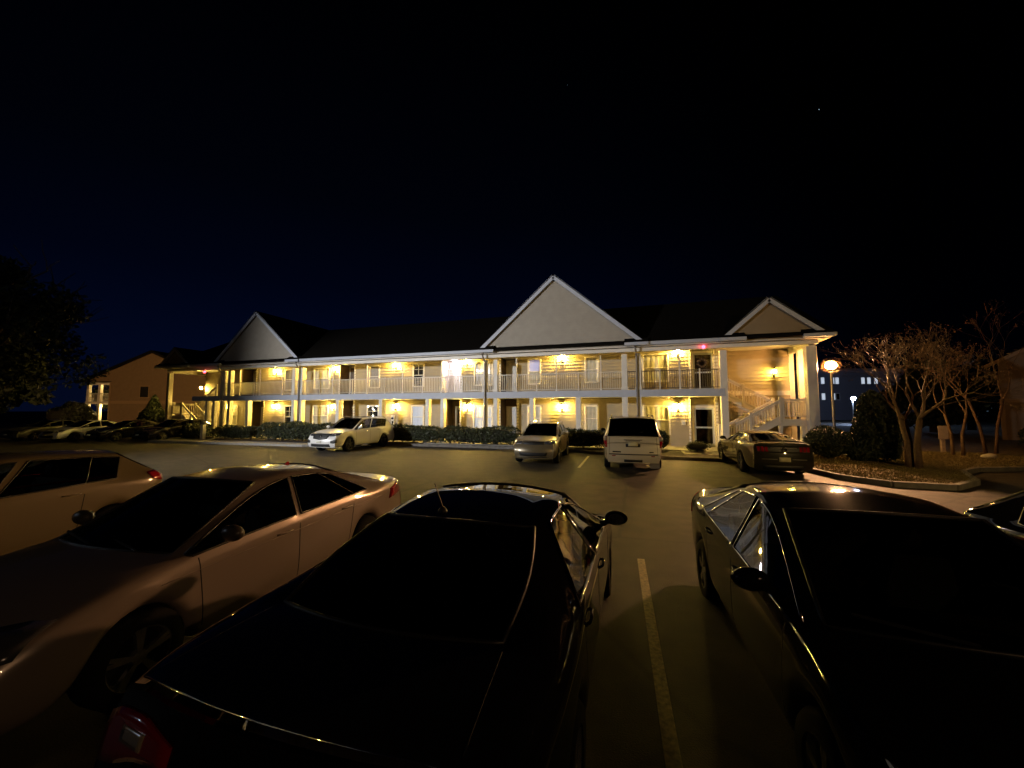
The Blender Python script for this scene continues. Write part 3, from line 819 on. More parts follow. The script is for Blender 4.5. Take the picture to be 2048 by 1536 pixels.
    for sd in (1, -1):
        for j in (7, 9, 10, 11, 12): 
            for r in (6, 7):
                if ('side' if True else 0) and (j, r) != (8, 6): sharp[GV(j, r, sd)] = {7: 1., 9: .9, 10: .9, 11: .85, 12: .7}[j]
        for j in (7, 8, 12, 14): sharp[GV(j, 8, sd)] = .75
    body = sub('body', F['body'], mats['paint'], t, lev)
    # crease the shoulder and arch lips a little
    panes = [sub('windscreen', F['windscreen'], mats.get('glass', M_GLASS), t, lev), sub('rear_window', F['rear_window'], mats.get('rglass', mats.get('glass', M_GLASS)), t, lev)]
    sidep = []
    for k, fs_ in F.items():
        if isinstance(k, tuple): o = sub('side_window', fs_, mats.get('sglass', mats.get('glass', M_GLASS)), t, lev); panes.append(o); sidep.append(o)
    bpy.context.view_layer.update()
    dg = bpy.context.evaluated_depsgraph_get()
    ev = body.evaluated_get(dg); me = ev.to_mesh()
    bv = BVHTree.FromPolygons([v.co.copy() for v in me.vertices], [tuple(p.vertices) for p in me.polygons]); ev.to_mesh_clear()
    # window surrounds
    trim = mats.get('trim', M_RUBBER)
    for o in panes:
        e2 = o.evaluated_get(dg); me = e2.to_mesh()
        cnt = {}
        for p in me.polygons:
            for k in p.edge_keys: cnt[k] = cnt.get(k, 0) + 1
        nb = {}
        for (i, k), c in cnt.items():
            if c == 1: nb.setdefault(i, []).append(k); nb.setdefault(k, []).append(i)
        if nb:
            st = next(iter(nb)); loop = [st]; prev = None; cur = st
            while True:
                nx = [q for q in nb[cur] if q != prev]
                if not nx or nx[0] == st: break
                prev, cur = cur, nx[0]; loop.append(cur)
                if len(loop) > 4000: break
            pts = [me.vertices[i].co.copy() for i in loop]
            q = MB(); is_side = o in sidep
            q.tube(pts, P.get('trimr', .011) if is_side else .014, 5, closed=True)
            q.build('window_trim', trim if is_side else M_RUBBER, t, smooth=True)
        e2.to_mesh_clear()
    # things laid on the surface: lamps, grilles, plates, gaps
    def cast(axis, u, v):
        if axis == 'front': o_, d = Vector((u, L, v)), Vector((0, -1, 0))
        elif axis == 'rear': o_, d = Vector((u, -L, v)), Vector((0, 1, 0))
        elif axis == 'left': o_, d = Vector((-3, u, v)), Vector((1, 0, 0))
        elif axis == 'right': o_, d = Vector((3, u, v)), Vector((-1, 0, 0))
        else: o_, d = Vector((u, v, 4)), Vector((0, 0, -1))
        h = bv.ray_cast(o_, d)
        if h[0] is None:
            h = bv.find_nearest(o_ + d * (L / 2 if axis in ('front', 'rear') else 2.5))
        nrm = h[1]
        if nrm.dot(d) > 0: nrm = -nrm
        return h[0], nrm
    def patch(name_, axis, top, bot, m, nu=10, nv=4, off=.006, thick=.03, parent=None, dome=0.):
        def pl(pts, tt):
            k = tt * (len(pts) - 1); i = min(int(k), len(pts) - 2); f = k - i
            return (lerp(pts[i][0], pts[i + 1][0], f), lerp(pts[i][1], pts[i + 1][1], f))
        q = MB(); fr_, bk_ = [], []
        for i in range(nu + 1):
            for k in range(nv + 1):
                p0, p1 = pl(top, i / nu), pl(bot, i / nu)
                h, nn = cast(axis, lerp(p0[0], p1[0], k / nv), lerp(p0[1], p1[1], k / nv))
                dm = dome * (1 - (2 * i / nu - 1) ** 4) * (1 - (2 * k / nv - 1) ** 4)
                fr_.append(h + nn * (off + dm)); bk_.append(h - nn * thick)
        N = len(fr_); ix = lambda i, k: i * (nv + 1) + k
        fcs = []
        for i in range(nu):
            for k in range(nv):
                fcs.append((ix(i, k), ix(i + 1, k), ix(i + 1, k + 1), ix(i, k + 1)))
        rim = [ix(i, 0) for i in range(nu + 1)] + [ix(nu, k) for k in range(1, nv + 1)] + [ix(i, nv) for i in range(nu - 1, -1, -1)] + [ix(0, k) for k in range(nv - 1, 0, -1)]
        for x, y in zip(rim, rim[1:] + rim[:1]): fcs.append((x, x + N, y + N, y))
        q.add(fr_ + bk_, fcs)
        o = q.build(name_, m, parent or t)
        for p in o.data.polygons[:nu * nv]: p.use_smooth = True
        return o
    def mir(pts): return [(-x, z) for x, z in pts]
    sl_ = lambda s: L / 2 - s     # length from the nose to y
    ctx = dict(t=t, patch=patch, cast=cast, mir=mir, y=sl_, L=L, W=W, H=H, P=P, hw=hw, body=body, sc=sc, zb0=zb0)
    # door gaps and handles
    for ax, sg in (('left', -1), ('right', 1)):
        gp = []
        zt_ = zb0 - .05
        xs = [(sc + .10, sc + .16), (sb, sb)] + ([(scg - .02, min(scg - .05, xr - a - .06))] if not P.get('coupe') else [])
        for st_, sbm in xs:
            patch('panel_gap', ax, [(sl_(st_), zt_), (sl_(st_ + .009), zt_)], [(sl_(sbm), gc + .12), (sl_(sbm + .009), gc + .12)], M_GAP, 1, 10, .0015, .012)
        for hs in ([sb - .16] if P.get('coupe') else [sb - .20, scg - .16]):
            zz = lerp(zb0, zb1, (hs - sc) / (scg - sc)) - .135
            h, nn = cast(ax, sl_(hs), zz)
            q = MB(); y0 = sl_(hs)
            q.tube([h + Vector((0, .10, 0)), h + nn * .020 + Vector((0, .075, .003)), h + nn * .024, h + nn * .020 + Vector((0, -.075, .003)), h + Vector((0, -.10, 0))], .011, 6)
            q.build('door_handle', mats.get('handle', mats['paint']), t, smooth=True)
        # mirror
        h = Vector((sg * (hw * .955), sl_(sc + .30), zb0 + .03))
        q = MB(); c = h + Vector((sg * .125, .0, .075))
        q.ball(c, .115, .07, .072, 14, 10)
        for i in range(len(q.v)):
            x, y, z = q.v[i]
            if y < c.y - .045: q.v[i] = (x, c.y - .045, z)
        q.tube([h + Vector((-sg * .03, -.01, .0)), h + Vector((sg * .06, 0, .04)), c], [.03, .028, .03], 8)
        mo = q.build('wing_mirror', mats.get('mirror', mats['paint']), t, smooth=True)
        q = MB(); q.lathe([(0, -.052), (.07, -.052), (.075, -.047)], c, 14, 'y')
        for i in range(len(q.v)):
            x, y, z = q.v[i]; q.v[i] = (c.x + (x - c.x) * 1.12, y, c.z + (z - c.z) * .80)
        q.build('mirror_glass', M_CHROME, mo)
    # sill shadow strip and wheels
    for s_, ax_ in ((xf, 'f'), (xr, 'r')):
        for sg in (-1, 1):
            c = (sg * (hw * .985 - .115), sl_(s_), Rw); q = MB(); tw = P.get('tw', .105)
            q.lathe([(Rw - .11, -tw), (Rw - .03, -tw - .004), (Rw, -tw + .03), (Rw, tw - .03), (Rw - .03, tw + .004), (Rw - .11, tw)], c, 28, 'x')
            wo = q.build('wheel', M_TYRE, t, smooth=True)
            q = MB(); ro = Rw - .10; sgn = sg
            q.lathe([(ro + .005, sgn * tw * .95), (ro - .02, sgn * (tw - .012)), (ro - .03, sgn * (tw - .05)), (ro - .03, -sgn * tw * .9)], c, 24, 'x')
            k5 = P.get('spokes', 5)
            for k in range(k5):
                an = 2 * math.pi * k / k5 + .3
                for d_ in (-.10, .10):
                    q.beam((c[0] + sgn * (tw - .03), c[1] + .04 * math.cos(an), c[2] + .04 * math.sin(an)), (c[0] + sgn * (tw - .028), c[1] + (ro - .015) * math.cos(an + d_), c[2] + (ro - .015) * math.sin(an + d_)), .03, .035, (1, 0, 0))
            q.lathe([(.0, sgn * (tw - .01)), (.05, sgn * (tw - .012)), (.06, sgn * (tw - .05))], c, 12, 'x')
            q.build('rim', mats.get('rim', M_RIM), wo)
            q = MB(); q.lathe([(0, sgn * .01), (ro - .035, sgn * .01)], c, 16, 'x'); q.build('brake_disc', M_BLACKMETAL, wo)
    # cabin: floor tub, dashboard, seats
    it = mats.get('int', M_INT)
    q = MB(); q.box(-hw * .80, hw * .80, sl_(srr + .1 if suv else scg + .25), sl_(sc - .05), gc + .05, gc + .12)
    q.box(-hw * .82, hw * .82, sl_(sc + .42), sl_(sc - .02), zb0 - .30, zb0 - .06)
    q.box(-hw * .82, hw * .82, sl_(srw - .06), sl_(scg + .12 if not suv else scg + .3), gc + .12, zb0 - .10)
    q.build('cabin', it, t)
    def seat(x, s_, w_):
        q = MB(); q.box(x - w_ / 2, x + w_ / 2, sl_(s_ + .05), sl_(s_ - .45), gc + .12, gc + .42)
        q.beam((x, sl_(s_ + .02), gc + .36), (x, sl_(s_ + .20), H - .48), w_, .13, (0, 1, 0))
        o = q.build('seat', it, t); bevel(o, .04, 3)
        hs = [x] if w_ < .8 else [x - .38, x + .38]
        for xx in hs:
            q = MB(); q.ball((xx, sl_(s_ + .22), H - .36), .13, .06, .10, 12, 8); q.tube([(xx - .04, sl_(s_ + .2), H - .5), (xx - .04, sl_(s_ + .21), H - .4)], .008, 5); q.tube([(xx + .04, sl_(s_ + .2), H - .5), (xx + .04, sl_(s_ + .21), H - .4)], .008, 5)
            q.build('headrest', it, o, smooth=True)
    seat(-hw * .42, sb - .12, .5); seat(hw * .42, sb - .12, .5)
    if not P.get('coupe'): seat(0, min(scg - .02, sb + .92), 1.25)
    else: seat(0, sb + .55, 1.05)
    # steering wheel
    q = MB(); c = Vector((-hw * .42, sl_(sc + .55), zb0 - .02)); q.tube([c + Vector((.18 * math.cos(k * .5236), .07 * math.sin(k * .5236), .17 * math.sin(k * .5236))) for k in range(12)], .014, 5, closed=True); q.beam(c, c + Vector((0, .2, -.06)), .06, .06); q.build('steering_wheel', M_PLASTIC, t)
    if extra: extra(ctx)
    return ctx

def front_basic(ctx, m_grille=M_PLASTIC, hl=None, grille=None, lower=None, plate=False):
    p, mir, t = ctx['patch'], ctx['mir'], ctx['t']
    if hl:
        top, bot = hl
        p('headlight', 'front', top, bot, M_HEAD, 10, 4, .005, .03); p('headlight', 'front', mir(top), mir(bot), M_HEAD, 10, 4, .005, .03)
    if grille: p('grille', 'front', *grille, m_grille, 12, 4, .006, .03)
    if lower: p('lower_grille', 'front', *lower, M_PLASTIC, 12, 3, .006, .03)
def rear_basic(ctx, tl, m=M_TAIL, plate=None, rev=None):
    p, mir, t = ctx['patch'], ctx['mir'], ctx['t']
    a = p('tail_light', 'rear', *tl, m, 10, 4, .008, .03, dome=.006); b = p('tail_light', 'rear', mir(tl[0]), mir(tl[1]), m, 10, 4, .008, .03, dome=.006)
    if rev:
        p('reversing_lamp', 'rear', *rev, M_REVERSE, 6, 3, .018, .02, parent=a); p('reversing_lamp', 'rear', mir(rev[0]), mir(rev[1]), M_REVERSE, 6, 3, .018, .02, parent=b)
    if plate:
        x, z = plate
        p('number_plate', 'rear', [(x - .155, z + .08), (x + .155, z + .08)], [(x - .155, z - .08), (x + .155, z - .08)], M_PLATE, 4, 2, .012, .01)
def wipers(ctx, y0, z0):
    p = ctx['P']; q = MB(); yy = ctx['y'](p['cowl'])
    for x0, x1 in ((-.45, .10), (.12, .60)):
        q.tube([(x0, yy - .0 + .10, p['zh'] + .015), (x1, yy - .10 + .10, p['zh'] + .055)], .010, 5)
    q.build('wiper', M_PLASTIC, ctx['t'])

SEDAN = dict(L=4.62, W=1.79, H=1.44, fo=.90, wb=2.70, R=.32, cowl=1.18, rf=2.02, bp=2.36, cg=3.30, rr=3.10, rw=3.98, zn=.74, zh=.98, zb0=.95, zb1=1.02, zrw=1.08, ztl=1.06, wr=.585, gc=.2)
COMPACT = dict(SEDAN, L=4.53, W=1.78, wb=2.70, fo=.86, rr=3.02, rw=3.92, cg=3.28, zrw=1.09, ztl=1.08)
HATCH = dict(SEDAN, L=4.36, W=1.82, H=1.50, wb=2.65, fo=.89, rf=1.95, bp=2.30, cg=3.20, rr=3.72, rw=4.22, zrw=1.08, ztl=.95, suv=True, zb0=.96, zb1=1.06, wr=.60)
SUV = dict(L=5.0, W=1.96, H=1.76, fo=.95, wb=2.90, R=.38, cowl=1.30, rf=2.15, bp=2.55, cg=3.45, rr=4.35, rw=4.84, zn=.98, zh=1.16, zb0=1.13, zb1=1.20, zrw=1.20, ztl=1.05, wr=.62, gc=.26, suv=True, spokes=5)
CUV = dict(SUV, L=4.45, W=1.82, H=1.61, fo=.88, wb=2.62, R=.36, cowl=1.18, rf=2.0, bp=2.32, cg=3.10, rr=3.80, rw=4.28, zn=.93, zh=1.08, zb0=1.06, zb1=1.12, zrw=1.14, ztl=1.0, gc=.23)
BIG = dict(SUV, L=5.18, W=2.03, H=1.93, fo=.95, wb=2.95, R=.40, cowl=1.42, rf=2.10, bp=2.60, cg=3.55, rr=4.86, rw=5.07, zn=1.05, zh=1.22, zb0=1.20, zb1=1.24, zrw=1.25, ztl=1.02, wr=.70, gc=.33, tf=[.955, .955, .95, .945, .93], bulge=.07)
COUPE = dict(SEDAN, L=4.78, W=1.90, H=1.40, fo=.93, wb=2.72, R=.345, cowl=1.55, rf=2.30, bp=2.78, cg=3.30, rr=3.28, rw=4.10, zn=.78, zh=1.0, zb0=.96, zb1=1.04, zrw=1.08, ztl=1.09, wr=.56, coupe=True, gc=.21)

# --- black sedan in the middle of the foreground, its tail towards us
def x_centre(c):
    p, t, mir, y = c['patch'], c['t'], c['mir'], c['y']
    rear_basic(c, ([(.34, .96), (.55, .99), (.74, .965), (.86, .90)], [(.34, .90), (.55, .86), (.70, .80), (.86, .76)]), plate=None, rev=([(.50, .95), (.66, .935)], [(.50, .90), (.66, .885)]))
    p('number_plate', 'rear', [(-.155, .80), (.155, .80)], [(-.155, .65), (.155, .65)], M_PLATE, 4, 2, .012, .01)
    p('boot_trim', 'rear', [(-.34, .885), (0, .89), (.34, .885)], [(-.34, .855), (0, .86), (.34, .855)], M_CHROME, 12, 1, .014, .01)
    # boot lid shut lines seen from above
    for s in (-1, 1):
        p('panel_gap', 'top', [(s * .66, y(3.92)), (s * .665, y(3.92))], [(s * .70, y(4.42)), (s * .706, y(4.42))], M_GAP, 1, 8, .0015, .012)
    # roof aerial
    q = MB(); h, nn = c['cast']('top', -.12, y(3.0))
    q.lathe([(.0, .035), (.018, .033), (.034, .012), (.042, -.006), (0, -.006)], h, 12)
    a = q.build('aerial', M_PLASTIC, t, smooth=True)
    q = MB(); q.tube([h + Vector((0, 0, .025)), h + Vector((-.012, -.03, .11)), h + Vector((-.03, -.07, .215))], [.0065, .005, .004], 6); q.build('aerial_rod', M_PLASTIC, a)
    p('brake_light', 'top', [(-.20, y(3.17)), (.20, y(3.17))], [(-.20, y(3.19)), (.20, y(3.19))], M_TAIL, 6, 1, .0, .01)
BLACK = mat('black_paint', (.004, .004, .005), .5, coat=1., crough=.015, spec=.0)
car('parked_car', 'glossy black sedan in the foreground with its tail and roof aerial nearest', 'car', (-1.24, 3.32), R(0.), dict(COMPACT, W=1.93, rwi=.27, H=1.46, L=4.58, rw=3.86, ztl=1.07, wr=.575, tf=[.945, .93, .91, .88, .80]), dict(paint=BLACK, glass=glassmat('dark_car_glass', (.26, .27, .26)), trim=M_CHROME, int=M_INT), extra=x_centre)

# --- brown silver sedan on the left, nose towards us
def x_brown(c):
    p, t, mir, y = c['patch'], c['t'], c['mir'], c['y']
    front_basic(c, hl=([(.50, .78), (.66, .80), (.80, .80)], [(.50, .66), (.66, .64), (.82, .66)]), grille=([(-.5, .76), (0, .78), (.5, .76)], [(-.5, .67), (0, .66), (.5, .67)]), lower=([(-.6, .50), (0, .50), (.6, .50)], [(-.55, .34), (0, .33), (.55, .34)]))
    rear_basic(c, ([(.45, .99), (.66, 1.01), (.80, .98), (.86, .93)], [(.45, .92), (.66, .88), (.80, .80), (.86, .78)]), plate=(0, .76))
    wipers(c, 0, 0)
    q = MB(); h, nn = c['cast']('top', .0, y(3.0)); q.add([h + Vector((-.015, .05, -.005)), h + Vector((.015, .05, -.005)), h + Vector((.02, -.05, -.005)), h + Vector((-.02, -.05, -.005)), h + Vector((0, -.045, .035))], [(0, 1, 4), (1, 2, 4), (2, 3, 4), (3, 0, 4)]); q.build('aerial', M_TAIL, t)
    for ax in ('left', 'right'):   # shoulder crease along the doors
        p('side_crease', ax, [(y(1.0), .80), (y(2.3), .83), (y(3.9), .88)], [(y(1.0), .795), (y(2.3), .825), (y(3.9), .875)], c['body'].data.materials[0], 16, 1, .006, .008)
BRONZE = paint('bronze_silver_paint', (.25, .20, .17), .25, .30, 1., .04)
car('parked_car', 'bronze silver sedan in the left foreground facing us, lit pinkish along its doors', 'car', (-4.45, 3.40), R(180 + 2.5), dict(SEDAN, qg=True, H=1.47, L=4.64, rr=3.10, rw=4.10, zrw=1.06, ztl=1.05), dict(paint=BRONZE, glass=M_GLASS, trim=M_RUBBER, mirror=mat('dark_mirror_shell', (.06, .05, .04), .35, coat=.5)), extra=x_brown)

# --- black sedan on the right, nose towards us
def x_right(c):
    p, t, mir, y = c['patch'], c['t'], c['mir'], c['y']
    front_basic(c, hl=([(.46, .76), (.66, .80), (.84, .80)], [(.46, .65), (.66, .62), (.84, .66)]), grille=([(-.42, .74), (0, .76), (.42, .74)], [(-.38, .58), (0, .56), (.38, .58)]), lower=([(-.6, .46), (0, .46), (.6, .46)], [(-.55, .32), (0, .31), (.55, .32)]))
    rear_basic(c, ([(.45, .99), (.66, 1.01), (.86, .93)], [(.45, .88), (.66, .84), (.86, .80)]), plate=(0, .76))
    wipers(c, 0, 0)
    q = MB(); yy = y(c['sc'] + .30); q.box(-.70, .70, yy - .14, yy + .05, c['zb0'] - .055, c['zb0'] - .03); q.build('dashboard_mat', M_INTPALE, t)
car('parked_car', 'black sedan in the right foreground facing us, chrome window edges and pink sheen on roof', 'car', (1.66, 3.85), R(180 + 2.5), dict(SEDAN, L=4.72, W=1.83, H=1.48, qg=True, tf=[.93, .90, .87, .83, .76]), dict(paint=mat('dusty_black_paint', (.006, .0055, .005), .5, coat=1., crough=.10, spec=.0), glass=glassmat('dark_car_glass', (.26, .27, .26)), sglass=M_GLASS, trim=M_CHROME, int=M_INT), extra=x_right)

# --- gold hatchback on the far left edge
def x_gold(c):
    p, t, mir, y = c['patch'], c['t'], c['mir'], c['y']
    rear_basic(c, ([(.58, 1.10), (.70, 1.11), (.76, 1.08)], [(.58, .98), (.70, .94), (.76, .94)]), plate=(0, .80))
    for ax, sg in (('left', -1), ('right', 1)):
        p('tail_light_end', ax, [(y(4.00), 1.10), (y(4.20), 1.12)], [(y(4.06), .98), (y(4.20), .95)], M_TAIL, 6, 4, .012, .02)
    front_basic(c, hl=([(.50, .80), (.66, .84), (.82, .86)], [(.50, .66), (.66, .64), (.82, .68)]), grille=([(-.5, .62), (0, .62), (.5, .62)], [(-.45, .42), (0, .40), (.45, .42)]))
GOLD = paint('gold_paint', (.15, .118, .065), .15, .35, 1., .06)
car('parked_car', 'gold hatchback at the left edge beyond the bronze sedan, red tail light showing', 'car', (-8.65, 2.60), R(180 + 2), dict(HATCH, H=1.54), dict(paint=GOLD, glass=M_GLASS, trim=M_RUBBER), extra=x_gold)

# --- dark car at the right edge
def x_edge(c):
    rear_basic(c, ([(.62, 1.12), (.70, 1.13), (.78, 1.10)], [(.60, 1.0), (.70, .95), (.78, .95)]), m=mat('smoked_tail_lamp', (.04, .006, .006), .15, coat=1.), plate=(0, .80))
car('parked_car', 'dark hatchback at the right edge beside the black sedan, only its tail corner in view', 'car', (4.38, 3.65), R(180 + 2.5), dict(HATCH, H=1.52), dict(paint=mat('charcoal_paint', (.008, .0075, .0075), .5, coat=1., crough=.03, spec=.0), glass=glassmat('dark_car_glass', (.26, .27, .26)), trim=M_CHROME), extra=x_edge)

# --- white SUV facing us, farther left
def x_white(c):
    p, t, mir, y = c['patch'], c['t'], c['mir'], c['y']
    front_basic(c, hl=([(.50, .96), (.70, .985), (.90, .985)], [(.50, .83), (.70, .83), (.90, .88)]), grille=([(-.52, .96), (0, .975), (.52, .96)], [(-.40, .70), (0, .66), (.40, .70)]), lower=([(-.55, .46), (0, .46), (.55, .46)], [(-.6, .31), (0, .30), (.6, .31)]))
    for s in (1, -1):
        f = [(s * .62, .60), (s * .78, .66), (s * .88, .68)]; b = [(s * .62, .50), (s * .78, .48), (s * .88, .52)]
        p('fog_lamp_recess', 'front', f, b, M_PLASTIC, 6, 3, .008, .02)
    p('chrome_bar', 'front', [(-.56, .97), (-.42, .70), (0, .655), (.42, .70), (.56, .97)], [(-.53, .97), (-.38, .715), (0, .68), (.38, .715), (.53, .97)], M_CHROME, 20, 2, .014, .01)
    q = MB(); h, nn = c['cast']('front', 0, .83); q.lathe([(0, .03), (.05, .03), (.075, .02), (.075, .0)], h, 16, 'y'); q.build('badge', M_CHROME, t, smooth=True)
    p('number_plate', 'front', [(-.15, .60), (.15, .60)], [(-.15, .50), (.15, .50)], M_PLATE, 3, 2, .012, .01)
    rear_basic(c, ([(.62, 1.16), (.78, 1.18), (.92, 1.12)], [(.62, 1.02), (.78, .98), (.92, .96)]))
    for s in (1, -1):
        q = MB(); zz = c['H'] + .02; q.tube([(s * .62, y(2.2), zz - .07), (s * .64, y(2.35), zz), (s * .64, y(4.1), zz - .01), (s * .62, y(4.3), zz - .08)], .018, 6); q.build('roof_rail', M_GALV, t)
    q = MB(); q.box(-.55, .55, y(4.62), y(4.34), 1.70, 1.735); bevel(q.build('spoiler', c['body'].data.materials[0], t), .012)
WHITE = paint('white_paint', (.74, .73, .70), 0., .3, 1.)
car('parked_car', 'white SUV parked facing us in front of the left porches', 'car', (-15.05, 18.25), R(180), SUV, dict(paint=WHITE, glass=glassmat('dark_car_glass', (.26, .27, .26)), trim=M_RUBBER, rim=M_RIMDARK, handle=M_CHROME), extra=x_white)

# --- small tan crossover facing us
def x_tan(c):
    p, t, mir, y = c['patch'], c['t'], c['mir'], c['y']
    front_basic(c, hl=([(.44, .93), (.66, .95), (.84, .95)], [(.44, .82), (.66, .80), (.84, .84)]), grille=([(-.43, .945), (0, .95), (.43, .945)], [(-.43, .80), (0, .785), (.43, .80)]), lower=([(-.58, .50), (0, .50), (.58, .50)], [(-.5, .36), (0, .35), (.5, .36)]))
    p('chrome_bar', 'front', [(-.62, .345), (0, .33), (.62, .345)], [(-.62, .315), (0, .30), (.62, .315)], M_CHROME, 12, 1, .012, .01)
    p('chrome_bar', 'front', [(-.43, .872), (0, .872), (.43, .872)], [(-.43, .858), (0, .858), (.43, .858)], M_CHROME, 12, 1, .014, .01)
    q = MB(); h, nn = c['cast']('front', 0, .865); q.lathe([(.045, .03), (.06, .03), (.06, .0)], h, 16, 'y'); q.build('badge', M_CHROME, t, smooth=True)
    for s in (1, -1):
        q = MB(); zz = c['H'] + .01; q.tube([(s * .60, y(2.1), zz - .07), (s * .62, y(2.2), zz), (s * .62, y(3.6), zz - .01), (s * .60, y(3.8), zz - .08)], .016, 6); q.build('roof_rail', M_CHROME, t)
    rear_basic(c, ([(.55, 1.06), (.74, 1.08), (.86, 1.02)], [(.55, .94), (.74, .90), (.86, .90)]))
TAN = paint('tan_metallic_paint', (.17, .135, .075), .3, .32, 1., .05)
car('parked_car', 'small tan crossover parked facing us left of the big pale SUV', 'car', (-3.86, 17.0), R(180+2.), CUV, dict(paint=TAN, glass=glassmat('dark_car_glass', (.26, .27, .26)), trim=M_CHROME), extra=x_tan)

# --- big pale SUV, tail towards us
def x_big(c):
    p, t, mir, y = c['patch'], c['t'], c['mir'], c['y']
    a = ([(.86, 1.24), (.91, 1.25), (.97, 1.22)], [(.86, .86), (.91, .85), (.97, .88)])
    p('tail_light', 'rear', *a, M_TAIL, 6, 8, .012, .03); p('tail_light', 'rear', mir(a[0]), mir(a[1]), M_TAIL, 6, 8, .012, .03)
    for s in (1, -1):
        p('reversing_lamp', 'rear', [(s * .865, 1.22), (s * .96, 1.21)], [(s * .865, 1.09), (s * .965, 1.09)], M_REVERSE, 5, 3, .02, .01)
    p('plate_recess', 'rear', [(-.24, 1.09), (.24, 1.09)], [(-.24, .88), (.24, .88)], M_PLASTIC, 4, 2, .004, .02)
    p('number_plate', 'rear', [(-.155, 1.05), (.155, 1.05)], [(-.155, .91), (.155, .91)], mat('yellowish_number_plate', (.70, .64, .38), .5), 4, 2, .016, .01)
    p('boot_trim', 'rear', [(-.30, 1.125), (.30, 1.125)], [(-.30, 1.10), (.30, 1.10)], M_CHROME, 6, 1, .018, .02)
    p('bumper_gap', 'rear', [(-.80, .655), (0, .65), (.80, .655)], [(-.80, .62), (0, .615), (.80, .62)], M_GAP, 12, 1, .004, .02)
    p('tow_recess', 'rear', [(-.30, .46), (.30, .46)], [(-.30, .37), (.30, .37)], M_PLASTIC, 4, 2, .006, .02)
    p('badge', 'rear', [(-.68, .735), (-.40, .735)], [(-.68, .695), (-.40, .695)], M_CHROME, 6, 1, .010, .01)
    p('badge', 'rear', [(.52, .735), (.66, .735)], [(.52, .695), (.66, .695)], M_CHROME, 4, 1, .010, .01)
    for s in (1, -1):
        p('panel_gap', 'rear', [(s * .765, 1.22), (s * .775, 1.22)], [(s * .79, .66), (s * .80, .66)], M_GAP, 1, 8, .003, .02)
        q = MB(); zz = c['H'] + .03; q.tube([(s * .70, y(2.3), zz - .07), (s * .72, y(2.45), zz), (s * .72, y(4.6), zz - .01), (s * .70, y(4.8), zz - .08)], .020, 6); q.build('roof_rail', M_PLASTIC, t)
        p('bumper_reflector', 'rear', [(s * .58, .60), (s * .70, .60)], [(s * .58, .57), (s * .70, .57)], M_TAIL, 4, 1, .008, .01)
    q = MB(); q.tube([(.04, y(5.09), 1.33), (.36, y(5.065), 1.40)], .010, 5); q.build('wiper', M_PLASTIC, t)
    q = MB(); q.box(-.62, .62, y(5.06), y(4.84), c['H'] - .055, c['H'] - .025); bevel(q.build('spoiler', c['body'].data.materials[0], t), .01)
    q = MB(); q.box(.55, .86, y(5.05), y(5.04), .16, .40); q.build('mud_flap', mat('grey_mud_flap', (.18, .16, .14), .6), t)
PALE = paint('pale_champagne_paint', (.64, .57, .42), .10, .32, 1., .05)
car('parked_car', 'big pale champagne SUV parked nose in, tailgate and number plate towards us', 'car', (-.16, 16.5), R(2.5), BIG, dict(paint=PALE, glass=glassmat('black_car_glass', (.06, .06, .06)), trim=M_RUBBER, mirror=M_PLASTIC), extra=x_big)

